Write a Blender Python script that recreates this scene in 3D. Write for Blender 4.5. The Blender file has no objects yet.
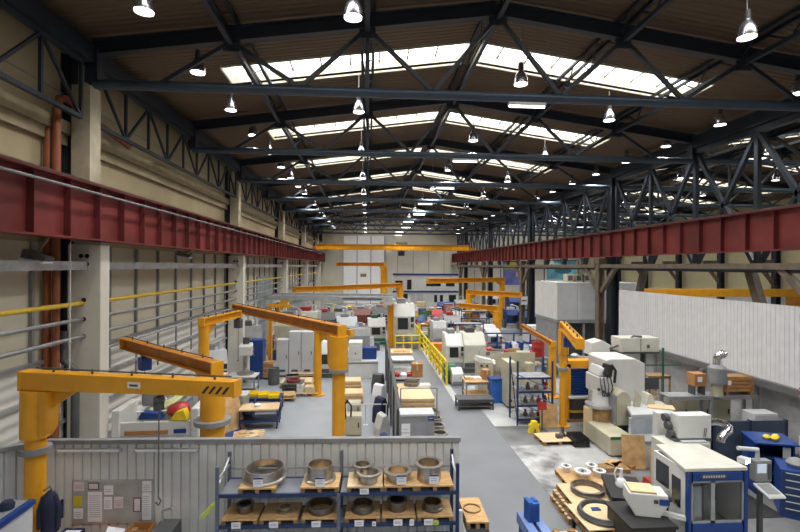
import bpy, bmesh, math, random
from mathutils import Matrix, Vector
random.seed(7)
C = bpy.context.scene.collection
# ------------------------------------------------------------------ camera
FPX, ROLL, CAMH = 460.0, .006, 5.8
YAW = math.atan(32/FPX)
CY, SY = math.cos(YAW), math.sin(YAW)
cam = bpy.data.objects.new('camera', bpy.data.cameras.new('camera'))
C.objects.link(cam)
cam.data.sensor_width = 36; cam.data.lens = FPX/800*36
cam.data.clip_start = .1; cam.data.clip_end = 300
_r, _u, _f = Vector((CY, -SY, 0)), Vector((0, 0, 1)), Vector((SY, CY, 0))
_x = _r*math.cos(ROLL) + _u*math.sin(ROLL); _y = -_r*math.sin(ROLL) + _u*math.cos(ROLL)
_m = Matrix((_x, _y, -_f)).transposed().to_4x4(); _m.translation = (0, 0, CAMH)
cam.matrix_world = _m
bpy.context.scene.camera = cam
# ------------------------------------------------------------------ world, exposure, light levels
SKYLIGHT, LAMP_W, BULB = 7.5, 1100.0, 14.0
sc = bpy.context.scene
sc.view_settings.view_transform = 'Standard'; sc.view_settings.look = 'None'
sc.view_settings.gamma = 1; sc.view_settings.use_curve_mapping = False
sc.view_settings.exposure = -0.5
w = bpy.data.worlds.new('sky'); sc.world = w; w.use_nodes = True
w.node_tree.nodes['Background'].inputs[0].default_value = (.75, .85, 1, 1)
w.node_tree.nodes['Background'].inputs[1].default_value = .25
sc.cycles.max_bounces = 6; sc.cycles.diffuse_bounces = 4
sc.cycles.use_denoising = True; sc.cycles.sample_clamp_indirect = 6

# ------------------------------------------------------------------ helpers: photo pixel -> point in the hall
def ray(px, py):
    u = px-400; v = 266-py
    a = u*math.cos(ROLL)-v*math.sin(ROLL); b = u*math.sin(ROLL)+v*math.cos(ROLL)
    return FPX*SY+a*CY, FPX*CY-a*SY, b
def F(px, py, z=0.0):
    d = ray(px, py); t = (z-CAMH)/d[2]; return Vector((d[0]*t, d[1]*t, z))
def D(px, py, Y):
    d = ray(px, py); t = Y/d[1]; return Vector((d[0]*t, Y, CAMH+d[2]*t))
# ------------------------------------------------------------------ materials
MATS = {}
def mat(name, col, rough=.55, metal=0., noise=.12, scale=3., emit=0., stretch=None, col2=None, bump=0.):
    if name in MATS: return MATS[name]
    m = bpy.data.materials.new(name); m.use_nodes = True; nt = m.node_tree; N = nt.nodes; L = nt.links
    b = N['Principled BSDF']; b.inputs['Roughness'].default_value = rough; b.inputs['Metallic'].default_value = metal
    c1 = tuple(max(0, c*(1-noise)) for c in col); c2 = col2 or tuple(min(1, c*(1+noise)) for c in col)
    tc = N.new('ShaderNodeTexCoord'); mp = N.new('ShaderNodeMapping'); L.new(tc.outputs['Object'], mp.inputs[0])
    if stretch: mp.inputs['Scale'].default_value = stretch
    nz = N.new('ShaderNodeTexNoise'); nz.inputs['Scale'].default_value = scale; nz.inputs['Detail'].default_value = 5
    L.new(mp.outputs[0], nz.inputs['Vector'])
    cr = N.new('ShaderNodeValToRGB'); cr.color_ramp.elements[0].position = .35; cr.color_ramp.elements[1].position = .65
    cr.color_ramp.elements[0].color = (*c1, 1); cr.color_ramp.elements[1].color = (*c2, 1)
    L.new(nz.outputs['Fac'], cr.inputs[0]); L.new(cr.outputs[0], b.inputs['Base Color'])
    if bump:
        bp = N.new('ShaderNodeBump'); bp.inputs['Strength'].default_value = bump; bp.inputs['Distance'].default_value = .02
        L.new(nz.outputs['Fac'], bp.inputs['Height']); L.new(bp.outputs[0], b.inputs['Normal'])
    if emit:
        b.inputs['Emission Color'].default_value = (*col, 1); b.inputs['Emission Strength'].default_value = emit
    MATS[name] = m; return m
navy = mat('blue grey steel paint', (.018, .025, .037), .45)
navyl = mat('tie steel lit tone', (.04, .062, .09), .35)  # truss steel lightened for the ties: light from below put into the colour
cream = mat('cream wall', (.42, .35, .215), .8, noise=.1, scale=.6)
creamd = mat('cream ledge', (.34, .285, .18), .8)
conc = mat('concrete pillar', (.64, .62, .55), .85, noise=.08, scale=1.2)
red = mat('oxide red girder', (.17, .03, .028), .5, noise=.3, scale=.7)
redd = mat('oxide red stiffener', (.13, .024, .024), .5, noise=.25, scale=.7)
yel = mat('crane yellow', (.72, .33, .012), .4, noise=.08, scale=2)
yeld = mat('crane yellow shaded tone', (.50, .19, .015), .5, noise=.2, scale=2)  # darkened crane yellow, carries the shade of a jib arm's face in its colour
gasyel = mat('gas pipe yellow', (.62, .42, .04), .5)
galv = mat('galvanised steel', (.42, .44, .46), .4, .5, .15, 4)
gpipe = mat('grey pipe', (.25, .26, .27), .5, .3)
rust = mat('brown drainpipe', (.26, .075, .03), .6)
white = mat('white machine paint', (.62, .63, .62), .4, noise=.05, scale=2)
offw = mat('off white machine paint', (.54, .54, .48), .45, noise=.08, scale=2)
beige = mat('beige machine paint', (.46, .44, .33), .5, noise=.1, scale=2)
lgrey = mat('light grey sheet', (.50, .52, .54), .5, noise=.06, scale=1.5)
mgrey = mat('mid grey paint', (.24, .25, .26), .5)
dgrey = mat('dark grey paint', (.07, .075, .08), .5)
black = mat('black rubber', (.018, .018, .02), .6)
blue = mat('blue machine paint', (.01, .045, .21), .4, noise=.1)
rackb = mat('rack blue', (.014, .033, .105), .45)
lblue = mat('pale blue paint', (.16, .24, .50), .45)
dblue = mat('deep slate blue screen', (.045, .065, .10), .6, noise=.1)
green = mat('machine green', (.03, .14, .08), .5)
redp = mat('red paint', (.40, .03, .025), .45)
orange = mat('orange vinyl', (.75, .22, .04), .5)
wood = mat('pallet board wood', (.52, .33, .15), .7, noise=.2, scale=5, stretch=(1, 6, 1))
wood2 = mat('pale plywood', (.66, .50, .30), .7, noise=.12, scale=4, stretch=(1, 5, 1))
woodd = mat('pallet bearer wood', (.30, .18, .08), .8, noise=.25, scale=5)
card = mat('brown cardboard', (.40, .19, .07), .8, noise=.1)
steel = mat('turned steel', (.45, .42, .38), .28, .9, .15, 8)
steeld = mat('dull machined steel', (.20, .18, .16), .4, .8, .2, 6)
chrome = mat('bright duct metal', (.75, .76, .78), .18, 1., .05, 4)
paper = mat('white paper', (.80, .80, .86), .7, noise=.03)
ink = mat('dark print', (.05, .05, .07), .7)
ypaper = mat('yellow paper', (.62, .52, .03), .7)
lime = mat('lime card', (.55, .68, .12), .7)
pink = mat('pale pink paper', (.70, .62, .64), .7)
hivis = mat('safety yellow', (.80, .60, .02), .45, noise=.06)
leather = mat('dark jacket cloth', (.02, .025, .06), .9)
skyglass = mat('skylight glazing', (1, 1, 1), .5, emit=SKYLIGHT, noise=0)
bulbm = mat('lit lamp mouth', (1, .98, .94), .4, emit=BULB, noise=0)
tubem = mat('lit fluorescent tube', (1, 1, .96), .4, emit=5, noise=0)
screenm = mat('lit screen', (.55, .65, .75), .3, emit=.5, noise=.1, scale=12)
curb = mat('skylight kerb', (.62, .58, .46), .7)
lampm = mat('lamp aluminium', (.55, .56, .60), .25, .85, .05)
glass = mat('smoked door glass', (.92, .94, .95), .03, 0, .1, 1)
glass.node_tree.nodes['Principled BSDF'].inputs['Transmission Weight'].default_value = .97
glass.node_tree.nodes['Principled BSDF'].inputs['IOR'].default_value = 1.05
darkwin = mat('dark window glass', (.02, .025, .03), .1, 0, .2, 2)

def wavemat(name, col, col2, axis, scale, rough=.8, noise=.2):
    m = bpy.data.materials.new(name); m.use_nodes = True; nt = m.node_tree; N = nt.nodes; L = nt.links
    b = N['Principled BSDF']; b.inputs['Roughness'].default_value = rough
    tc = N.new('ShaderNodeTexCoord'); wv = N.new('ShaderNodeTexWave'); wv.bands_direction = axis
    wv.inputs['Scale'].default_value = scale; wv.inputs['Distortion'].default_value = 0
    L.new(tc.outputs['Object'], wv.inputs['Vector'])
    nz = N.new('ShaderNodeTexNoise'); nz.inputs['Scale'].default_value = .5; L.new(tc.outputs['Object'], nz.inputs['Vector'])
    mx = N.new('ShaderNodeMix'); mx.data_type = 'RGBA'; mx.inputs[6].default_value = (*col, 1); mx.inputs[7].default_value = (*col2, 1)
    L.new(nz.outputs['Fac'], mx.inputs[0]); L.new(mx.outputs[2], b.inputs['Base Color'])
    bp = N.new('ShaderNodeBump'); bp.inputs['Strength'].default_value = .9; bp.inputs['Distance'].default_value = .04
    L.new(wv.outputs['Color'], bp.inputs['Height']); L.new(bp.outputs[0], b.inputs['Normal'])
    return m
deckm = wavemat('brown trapezoidal roof deck', (.105, .07, .04), (.15, .10, .058), 'Y', 1.6)
cladm = wavemat('cream horizontal cladding', (.58, .54, .42), (.66, .62, .50), 'Z', .35)
cladw = wavemat('pale horizontal sheeting', (.62, .61, .56), (.70, .69, .64), 'Z', 1.1)

def floormat():
    m = bpy.data.materials.new('worn concrete floor'); m.use_nodes = True; nt = m.node_tree; N = nt.nodes; L = nt.links
    b = N['Principled BSDF']; b.inputs['Roughness'].default_value = .5
    tc = N.new('ShaderNodeTexCoord')
    br = N.new('ShaderNodeTexBrick'); br.inputs['Scale'].default_value = .085; br.inputs['Mortar Size'].default_value = .0015
    br.inputs['Color1'].default_value = (.13, .135, .145, 1); br.inputs['Color2'].default_value = (.37, .38, .39, 1); br.inputs['Mortar'].default_value = (.12, .12, .12, 1)
    L.new(tc.outputs['Object'], br.inputs['Vector'])
    nz = N.new('ShaderNodeTexNoise'); nz.inputs['Scale'].default_value = .8; nz.inputs['Detail'].default_value = 8; nz.inputs['Roughness'].default_value = .7
    L.new(tc.outputs['Object'], nz.inputs['Vector'])
    cr = N.new('ShaderNodeValToRGB'); cr.color_ramp.elements[0].position = .42; cr.color_ramp.elements[1].position = .56
    cr.color_ramp.elements[0].color = (.55, .55, .56, 1); cr.color_ramp.elements[1].color = (1, 1, 1, 1)
    L.new(nz.outputs['Fac'], cr.inputs[0])
    mx = N.new('ShaderNodeMix'); mx.data_type = 'RGBA'; mx.blend_type = 'MULTIPLY'; mx.inputs[0].default_value = 1
    L.new(br.outputs['Color'], mx.inputs[6]); L.new(cr.outputs[0], mx.inputs[7]); L.new(mx.outputs[2], b.inputs['Base Color'])
    return m
floorm = floormat()
aislem = mat('grey aisle paint', (.175, .188, .208), .45, noise=.07, scale=.7)
baym = mat('pale blue grey floor paint', (.30, .33, .37), .4, noise=.07, scale=.7)
stripm = mat('pale floor edge strip', (.48, .49, .50), .5)

# ------------------------------------------------------------------ mesh builder
class MB:
    def __init__(s): s.v = []; s.f = []; s.sm = []
    def poly(s, pts, faces, smooth=False):
        n = len(s.v); s.v += [tuple(p) for p in pts]
        for f in faces: s.f.append([i+n for i in f]); s.sm.append(smooth)
        return s
    def box(s, x0, x1, y0, y1, z0, z1):
        p = [(x0,y0,z0),(x1,y0,z0),(x1,y1,z0),(x0,y1,z0),(x0,y0,z1),(x1,y0,z1),(x1,y1,z1),(x0,y1,z1)]
        return s.poly(p, [(3,2,1,0),(4,5,6,7),(0,1,5,4),(1,2,6,5),(2,3,7,6),(3,0,4,7)])
    def cb(s, cx, cy, z0, w, d, h): return s.box(cx-w/2, cx+w/2, cy-d/2, cy+d/2, z0, z0+h)
    def bar(s, a, b, w, h=None, up=(0,0,1)):
        h = h or w; a = Vector(a); b = Vector(b); d = (b-a).normalized(); u = Vector(up)
        if abs(d.dot(u)) > .99: u = Vector((0,1,0))
        r = d.cross(u).normalized(); u = r.cross(d)
        p = []
        for q in (a, b):
            for sx, sz in ((-1,-1),(1,-1),(1,1),(-1,1)): p.append(q+r*(w/2*sx)+u*(h/2*sz))
        return s.poly(p, [(3,2,1,0),(4,5,6,7),(0,1,5,4),(1,2,6,5),(2,3,7,6),(3,0,4,7)])
    def ibeam(s, a, b, w, h, t=.03):
        a = Vector(a); b = Vector(b); d = (b-a).normalized(); u = Vector((0,0,1))
        if abs(d.dot(u)) > .99: u = Vector((1,0,0))
        r = d.cross(u).normalized(); u = r.cross(d)
        s.bar(a+u*(h/2-t/2), b+u*(h/2-t/2), w, t, u); s.bar(a-u*(h/2-t/2), b-u*(h/2-t/2), w, t, u); s.bar(a, b, t, h-2*t, u); return s
    def cyl(s, a, b, r0, r1=None, n=14, cap=True):
        r1 = r0 if r1 is None else r1; a = Vector(a); b = Vector(b); d = (b-a).normalized()
        u = Vector((0,0,1)) if abs(d.z) < .9 else Vector((1,0,0))
        x = d.cross(u).normalized(); y = d.cross(x); p = []
        for q, r in ((a,r0),(b,r1)):
            for i in range(n):
                t = 2*math.pi*i/n; p.append(q+x*(r*math.cos(t))+y*(r*math.sin(t)))
        s.poly(p, [(i,(i+1)%n,n+(i+1)%n,n+i) for i in range(n)], True)
        if cap: s.poly(p[:n], [tuple(range(n-1,-1,-1))]); s.poly(p[n:], [tuple(range(n))])
        return s
    def tube(s, pts, r, n=8):
        pts = [Vector(p) for p in pts]; P = []
        ref = None
        for i, q in enumerate(pts):
            d = (pts[min(i+1,len(pts)-1)]-pts[max(i-1,0)]).normalized()
            if ref is None: ref = Vector((0,0,1)) if abs(d.z) < .9 else Vector((1,0,0))
            x = d.cross(ref)
            if x.length < 1e-3: x = d.orthogonal()
            x.normalize(); y = d.cross(x); ref = -y if y.length else ref
            ref = x.cross(d)
            for k in range(n):
                t = 2*math.pi*k/n; P.append(q+x*(r*math.cos(t))+y*(r*math.sin(t)))
        m = len(pts)
        s.poly(P, [(i*n+k, i*n+(k+1)%n, (i+1)*n+(k+1)%n, (i+1)*n+k) for i in range(m-1) for k in range(n)], True)
        s.poly(P[:n], [tuple(range(n-1,-1,-1))]); s.poly(P[-n:], [tuple(range(n))]); return s
    def lathe(s, prof, c=(0,0,0), n=28, closed=False):
        P = []
        for r, z in prof:
            for k in range(n):
                t = 2*math.pi*k/n; P.append((c[0]+r*math.cos(t), c[1]+r*math.sin(t), c[2]+z))
        m = len(prof); idx = range(m) if closed else range(m-1)
        return s.poly(P, [(i*n+k, i*n+(k+1)%n, ((i+1)%m)*n+(k+1)%n, ((i+1)%m)*n+k) for i in idx for k in range(n)], True)
    def prism(s, poly, axis, a, b):
        """2D polygon extruded along axis; axis 'x': (y,z) pts, 'y': (x,z), 'z': (x,y)"""
        def put(p, t): return {'x': (t,p[0],p[1]), 'y': (p[0],t,p[1]), 'z': (p[0],p[1],t)}[axis]
        n = len(poly); P = [put(p,a) for p in poly]+[put(p,b) for p in poly]
        return s.poly(P, [tuple(range(n-1,-1,-1)), tuple(range(n,2*n))]+[(i,(i+1)%n,n+(i+1)%n,n+i) for i in range(n)])
    def build(s, name, m, parent=None, bev=0.):
        me = bpy.data.meshes.new(name); me.from_pydata(s.v, [], s.f); me.validate()
        bm = bmesh.new(); bm.from_mesh(me); bmesh.ops.recalc_face_normals(bm, faces=bm.faces); bm.to_mesh(me); bm.free()
        me.materials.append(m)
        if any(s.sm) and len(me.polygons) == len(s.sm):
            me.polygons.foreach_set('use_smooth', s.sm); me.set_sharp_from_angle(angle=math.radians(40))
        o = bpy.data.objects.new(name, me); C.objects.link(o)
        if parent: o.parent = parent
        if bev:
            b = o.modifiers.new('edge', 'BEVEL'); b.width = bev; b.segments = 2; b.limit_method = 'ANGLE'
        return o
def B(x0,x1,y0,y1,z0,z1): return MB().box(x0,x1,y0,y1,z0,z1)
def thing(name, label, cat, loc=(0,0,0), rz=0., group=None):
    o = bpy.data.objects.new(name, None); C.objects.link(o); o.empty_display_size = .2
    o.location = loc; o.rotation_euler = (0,0,rz); o['label'] = label; o['category'] = cat
    if group: o['group'] = group
    return o
def tag(o, label, cat, group=None, loc=None, rz=None):
    o['label'] = label; o['category'] = cat
    if group: o['group'] = group
    if loc is not None: o.location = loc
    if rz is not None: o.rotation_euler = (0,0,rz)
    return o
def struct(o): o['kind'] = 'structure'; return o
def copy_tree(o, parent=None):
    c = o.copy(); C.objects.link(c)
    if parent: c.parent = parent
    for ch in list(o.children): copy_tree(ch, c)
    return c
ORD = ('first second third fourth fifth sixth seventh eighth ninth tenth eleventh twelfth thirteenth fourteenth fifteenth '
       'sixteenth seventeenth eighteenth nineteenth twentieth').split()

# ================================================================== THE HALL
RX, HALF, SL = 3.4, 10.35, .138          # ridge, half span, roof slope
FR = [5.5+6.5*i for i in range(11)]      # frames 5.5 .. 70.5
YE = 70.6; Y0 = -16.0
def raf(x):                               # rafter centre height; repeats for the right-hand nave
    d = RX-x if x < RX else abs(((x-RX+HALF) % (2*HALF))-HALF); return 12.62-SL*d
def deck(x): return raf(x)+.36
XL, XR, XRR = RX-HALF-.6, RX+HALF, RX+3*HALF
# floor in three painted zones
def floor_part(name, x0, x1, m, z):
    return struct(MB().poly([(x0,Y0,z),(x1,Y0,z),(x1,YE,z),(x0,YE,z),(x0,Y0,z-.2),(x1,Y0,z-.2),(x1,YE,z-.2),(x0,YE,z-.2)],
        [(0,1,2,3),(7,6,5,4),(0,4,5,1),(1,5,6,2),(2,6,7,3),(3,7,4,0)]).build(name, m))
floor_part('floor', XL-.3, 1.2, baym, 0)
floor_part('floor', 1.2, 4.62, aislem, 0)
floor_part('floor', 4.62, XRR+.3, floorm, 0)
def slab(poly, m):
    mb = MB(); n = len(poly); mb.poly([(a,b,.006) for a,b in poly]+[(a,b,-.05) for a,b in poly], [tuple(range(n)), tuple(range(2*n-1,n-1,-1))]+[(i,n+i,n+(i+1)%n,(i+1)%n) for i in range(n)]); return struct(mb.build('floor', m))
lightc = mat('pale worn concrete', (.36,.37,.375), .55, noise=.1, scale=1.1, col2=(.47,.48,.48))
patchc = mat('flaking floor paint', (.20,.205,.215), .5, noise=.3, scale=1.6, col2=(.50,.51,.51))
darkc = mat('dark oily concrete', (.13,.135,.14), .45, noise=.2, scale=1.0, col2=(.21,.215,.22))
slab([(4.62,16.4),(6.3,16.4),(6.3,22),(4.62,22)], lightc); slab([(4.62,14.6),(9,14.6),(9,16.4),(4.62,16.4)], darkc)
slab([(4.62,10.2),(5.9,10.2),(5.9,14.6),(4.62,14.6)], patchc); slab([(5.9,12.6),(7.6,12.6),(7.6,14.6),(5.9,14.6)], lightc); slab([(5.9,9.0),(12,9.0),(12,12.6),(5.9,12.6)], darkc)
struct(B(3.72, 4.0, 19.5, 33, 0, .012).build('trim_1', stripm))
# walls
mb = MB(); mb.box(XL-.3, XL, Y0, YE, 0, 6.3); struct(mb.build('wall_left', cladm))
mb = MB(); mb.box(XL-.3, XL, Y0, YE, 6.3, 11.6); struct(mb.build('wall_left', cream))
for k, (z, h, d) in enumerate(((8.98, .30, .22), (8.72, .26, .12))):
    struct(B(XL, XL+d, Y0, YE, z, z+h).build('trim_%d' % (k+2), creamd))
for k, z in enumerate((7.9, 10.0)): struct(B(XL, XL+.012, Y0, YE, z, z+.03).build('trim_%d' % (k+4), mgrey))
def endwall(name, y0, y1, m):
    P = [(XL-.3, 0), (XRR+.3, 0), (XRR+.3, deck(XRR)+.1), (RX+2*HALF, deck(RX)+.1), (XR, deck(XR)+.1), (RX, deck(RX)+.1), (XL-.3, deck(XL)+.1)]
    return struct(MB().prism(P, 'y', y0, y1).build(name, m))
endwall('wall_end', YE, YE+.3, mat('pale end wall', (.60,.58,.49), .8, noise=.06, scale=.5))
endwall('wall_behind', Y0-.3, Y0, mat('dim cream wall', (.45, .42, .34), .9))
struct(B(XRR, XRR+.3, Y0, YE, 0, 11.6).build('wall_right', mat('right hall cream wall', (.60, .53, .32), .8, noise=.04)))
struct(B(XRR-.35, XRR, Y0, YE, 0, 3.4).build('wall_right', lgrey))
# roof deck with skylight openings
SKY = [(y+2.45, y+3.95) for y in [-14.0, -7.5, -1.0]+FR[:-1]]
half_x = [(-7.95, -.12), (.12, 7.95)]
def roof(name, cx):
    mb = MB()
    def slab(x0, x1, y0, y1):
        if x1-x0 < 1e-4: return
        P = [(x0,y0,deck(x0+1e-6)),(x1,y0,deck(x1-1e-6)),(x1,y1,deck(x1-1e-6)),(x0,y1,deck(x0+1e-6))]
        P += [(a,b,c+.08) for a,b,c in P]
        mb.poly(P, [(3,2,1,0),(4,5,6,7),(0,1,5,4),(1,2,6,5),(2,3,7,6),(3,0,4,7)])
    xl, xr = (XL-.3 if cx == RX else cx-HALF), cx+HALF
    y = Y0
    for (a, b) in SKY+[(YE, YE)]:
        slab(xl, cx, y, a); slab(cx, xr, y, a)
        if b > a:
            slab(xl, cx-7.95, a, b); slab(cx-.12, cx, a, b); slab(cx, cx+.12, a, b); slab(cx+7.95, xr, a, b)
        y = b
    return struct(mb.build(name, deckm))
roof('ceiling', RX); roof('ceiling', RX+2*HALF)
wn = 0
for cx in (RX, RX+2*HALF):
    for (a, b) in SKY:
        for (p, q) in half_x:
            wn += 1; x0, x1 = cx+p, cx+q
            z0, z1 = deck(x0)+.4, deck(x1)+.4
            g = struct(MB().poly([(x0,a,z0),(x1,a,z1),(x1,b,z1),(x0,b,z0)], [(0,1,2,3)]).build('window_%d' % wn, skyglass))
            k = MB()
            for (ya, yb) in ((a-.06, a), (b, b+.06)):
                k.poly([(x0,ya,z0-.46),(x1,ya,z1-.46),(x1,yb,z1-.46),(x0,yb,z0-.46),(x0,ya,z0),(x1,ya,z1),(x1,yb,z1),(x0,yb,z0)],
                       [(3,2,1,0),(4,5,6,7),(0,1,5,4),(1,2,6,5),(2,3,7,6),(3,0,4,7)])
            for xx, zz in ((x0, z0), (x1, z1)): k.box(xx-.03, xx+.03, a, b, zz-.46, zz)
            k.build('kerb', curb, g)
            k = MB(); nb = 8
            for i in range(1, nb):
                xx = x0+(x1-x0)*i/nb; zz = z0+(z1-z0)*i/nb; k.box(xx-.025, xx+.025, a, b, zz-.09, zz-.03)
            k.build('glazing_bar', mgrey, g)
# portal trusses
def truss(cx, y, lab):
    t = thing('roof_truss', lab, 'roof truss', (cx, y, 10.3))
    e = HALF-.1; zz = lambda x: 12.62-SL*abs(x)-10.3
    for s in (-1, 1):
        MB().ibeam((0,0,zz(0)), (s*e,0,zz(e)), .2, .38, .04).build('rafter', navy, t)
    MB().cyl((-e,0,0), (e,0,0), .125, n=12).build('tie', navyl, t)
    MB().cb(0,0,zz(0)-.35,.5,.06,.5).build('ridge_plate', navy, t)
    for k in (-2, -1, 0, 1, 2):
        xt = k*3.45; z0 = zz(xt)-.18
        for s in (-1, 1):
            MB().bar((xt, 0, z0), (xt+s*1.72, 0, .08), .1, .1).build('brace', navy, t)
        if k == -1: MB().bar((xt,0,z0), (xt,0,.1), .1).build('hanger', navy, t)
        MB().cb(xt, 0, z0-.25, .42, .05, .3).build('gusset', navy, t)
    for s in (-1, 1):
        MB().bar((s*e, 0, 0), (s*e, 0, zz(e)), .3).build('end_post', navy, t)
    return t
for i, y in enumerate(FR[1:-1]):
    truss(RX, y, 'blue-grey steel roof truss across the main hall, %s from the camera' % ORD[i])
    truss(RX+2*HALF, y, 'blue-grey steel roof truss over the right-hand nave, %s from the camera' % ORD[i])
# lattice purlins running down the hall
PN = {-2: 'left quarter', -1: 'first left of the ridge', 0: 'directly under the ridge', 1: 'first right of the ridge', 2: 'right quarter'}
def purlin(x, lab, wide=.34):
    t = thing('lattice_purlin', lab, 'purlin', (x, -4, raf(x)+.05))
    Lh = YE+4
    for s in (-1, 1): MB().bar((s*wide/2, 0, .22), (s*wide/2, Lh, .22), .09).build('rail', navy, t)
    MB().bar((0, 0, -.28), (0, Lh, -.28), .12).build('bottom_chord', navy, t)
    z = MB(); n = 0; y = .8
    while y < Lh-1.7:
        z.bar((-wide/2,y,.2), (0,y+.8,-.28), .035); z.bar((0,y+.8,-.28), (wide/2,y+1.6,.2), .035); y += 1.625
    z.build('lacing', navy, t)
for k in range(-2, 3):
    purlin(RX+k*3.45, 'long lattice purlin under the main roof, ' + PN[k])
    purlin(RX+2*HALF+k*3.45, 'long lattice purlin under the right-hand nave roof, ' + PN[k])
tag(MB().bar((XL+.6, Y0, 11.0), (XL+.6, YE, 11.0), .35, .45).build('eaves_beam', navy), 'dark steel eaves beam along the top of the left wall', 'beam')
tag(MB().bar((XR, -4, 11.05), (XR, YE, 11.05), .45, .5).build('valley_beam', navy), 'dark steel valley beam over the row of inner columns', 'beam')
# wall posts, eaves lattice on the left
def left_post(y, k):
    t = thing('wall_column', 'steel and concrete wall column on the left wall, %s from the camera' % ORD[k], 'column', (XL, y, 0))
    B(.28, .72, -.2, .25, 6.36, 10.2).build('concrete_pier', mat('dim pier concrete', (.46,.41,.30), .85), t)
    MB().ibeam((.13, -.05, 0), (.13, -.05, 11.0), .22, .3, .03).build('steel_stanchion', navy, t)
    # girder pillar standing in front of it
    p = thing('crane_pillar', 'pale concrete crane girder pillar by the left wall, %s from the camera' % ORD[k], 'pillar', (-7.0, y, 0))
    B(-.34, .44, -.2, .2, 0, 6.28).build('shaft', conc, p, .015)
    h = MB()
    for (px, pz) in ((-.02, 6.0), (.12, 6.0), (-.0, 5.8), (.12, 5.8), (.05, 4.92), (.05, 4.45), (.05, 4.03)):
        h.cyl((px, -.215, pz), (px, -.19, pz), .055, n=12)
    h.build('pipe_sleeve', black, p)
    B(-.2, .44, -.2, .2, 6.28, 6.34).build('bearing_plate', galv, p)
for k, y in enumerate((12, 25, 38, 51, 64)): left_post(y, k)
def eave_lattice(y0, y1, x, zt, zb, n, lab, nm, r=.07, xbr=False, m=navy):
    t = thing(nm, lab, 'lattice girder', (x, y0, zb))
    Lh = y1-y0; H = zt-zb
    MB().bar((0,0,0), (0,Lh,0), r*2).build('bottom_chord', m, t)
    MB().bar((0,0,H), (0,Lh,H), r*2).build('top_chord', m, t)
    for i in range(n+1):
        MB().bar((0, Lh*i/n, 0), (0, Lh*i/n, H), r*1.4).build('post', m, t)
        if i < n:
            a, b = (0, H) if i % 2 else (H, 0)
            MB().bar((0, Lh*i/n, a), (0, Lh*(i+1)/n, b), r*1.3).build('diagonal', m, t)
            if xbr: MB().bar((0, Lh*i/n, b), (0, Lh*(i+1)/n, a), r*1.3).build('diagonal', m, t)
for k in range(6):
    y0 = -1+13*k; y1 = min(y0+12.9, YE-.2)
    eave_lattice(y0+.3, y1-.3, XL+.62, 10.7, 9.35, 9, 'dark lattice truss under the left eaves, %s bay from the camera' % ORD[k], 'eaves_truss', .05)
    eave_lattice(y0+.3, y1-.3, XR, 10.68, 5.75, 4, 'cross-braced lattice girder above the right crane girder, %s bay from the camera' % ORD[k], 'valley_truss', .11, True)
# inner column row
def inner_column(y, k):
    t = thing('inner_column', 'tall dark steel column between the two naves, %s from the camera' % ORD[k], 'column', (XR, y, 0))
    MB().ibeam((0,0,0), (0,0,10.9), .5, .48, .05).build('shaft', navy, t)
    p = thing('girder_column', 'grey-brown steel column carrying the right crane girder, %s from the camera' % ORD[k], 'column', (13.0, y, 0))
    MB().ibeam((0,0,.02), (0,0,6.0), .36, .36, .05).build('shaft', brn, p)
    B(-.3, .3, -.3, .3, 0, .03).build('foot_plate', brn, p)
    for s in (-1, 1): MB().bar((0, s*.15, 4.4), (0, s*1.7, 5.85), .18, .22).build('knee_brace', brn, p)
    B(-.22, .22, -.3, .3, 6.0, 6.30).build('capital', brn, p)
brn = mat('weathered column paint', (.15, .12, .09), .7, noise=.2)
for k, y in enumerate((12, 25, 38, 51, 64)): inner_column(y, k)
for k in range(5):
    y0 = 12.3+13*k
    tag(MB().bar((13.0, y0, 5.86), (13.0, min(y0+12.4, YE), 5.86), .34, .2).build('support_beam', brn),
        'dark brown beam under the right crane girder, %s bay from the camera' % ORD[k], 'beam')
# crane girders
def girder(x, lab, side):
    t = thing('crane_girder', lab, 'crane girder', (x, -3.5, 6.36))
    L = YE+3.2
    B(-.02, .02, 0, L, .04, 1.30).build('web', red, t)
    B(-.22, .22, 0, L, 0, .04).build('bottom_flange', red, t)
    B(-.22, .22, 0, L, 1.28, 1.33).build('top_flange', redd, t)
    y = .75
    while y < L-.3:
        for s in (-1, 1):
            if s == side or y < 40: B(min(s*.02, s*.17), max(s*.02, s*.17), y-.012, y+.012, .04, 1.28).build('stiffener', redd, t)
        y += 1.1
    B(-.04, .04, 0, L, 1.33, 1.41).build('crane_rail', steeld, t)
    if side == 1:
        MB().tube([(.24, 0, 1.1), (.24, L, 1.1)], .03).build('conductor_rail', mgrey, t)
girder(-6.6, 'oxide red plate crane girder along the left wall', 1)
girder(13.0, 'oxide red plate crane girder along the right column row', -1)
for k, y in enumerate((24, 30, 36, 42, 48, 54, 60)):
    t = thing('nave_column', 'dark steel column along the far wall of the right-hand nave, %s from the camera' % ORD[k], 'column', (XRR-.6, y, 0))
    MB().ibeam((0,0,0), (0,0,10.5), .45, .45, .05).build('shaft', navy, t)
    MB().bar((0,0,4.2), (-1.6,0,6.2), .22, .26).build('strut', brn, t); B(-1.8,-.2,-.12,.12,6.2,6.5).build('bracket_beam', brn, t)
for k, (y, dy) in enumerate(((15.9, -1.2), (22.2, 1.2))):
    tag(MB().bar((13.9, y+dy, 2.6), (13.9, y, 5.9), .26, .3).build('raking_strut', brn), ('nearer','farther')[k]+' leaning dark brown strut behind the white sheet wall', 'strut')
p = D(537, 301, 37.4); t = thing('sign_plate', 'white square sign plate on a brown column left of the white cabin', 'sign', (13.1, 37.815, p.z-.35)); B(-.28,.28,-.02,0,0,.7).build('plate', paper, t); B(-.2,.2,-.025,-.02,.3,.4).build('print', ink, t)
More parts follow.
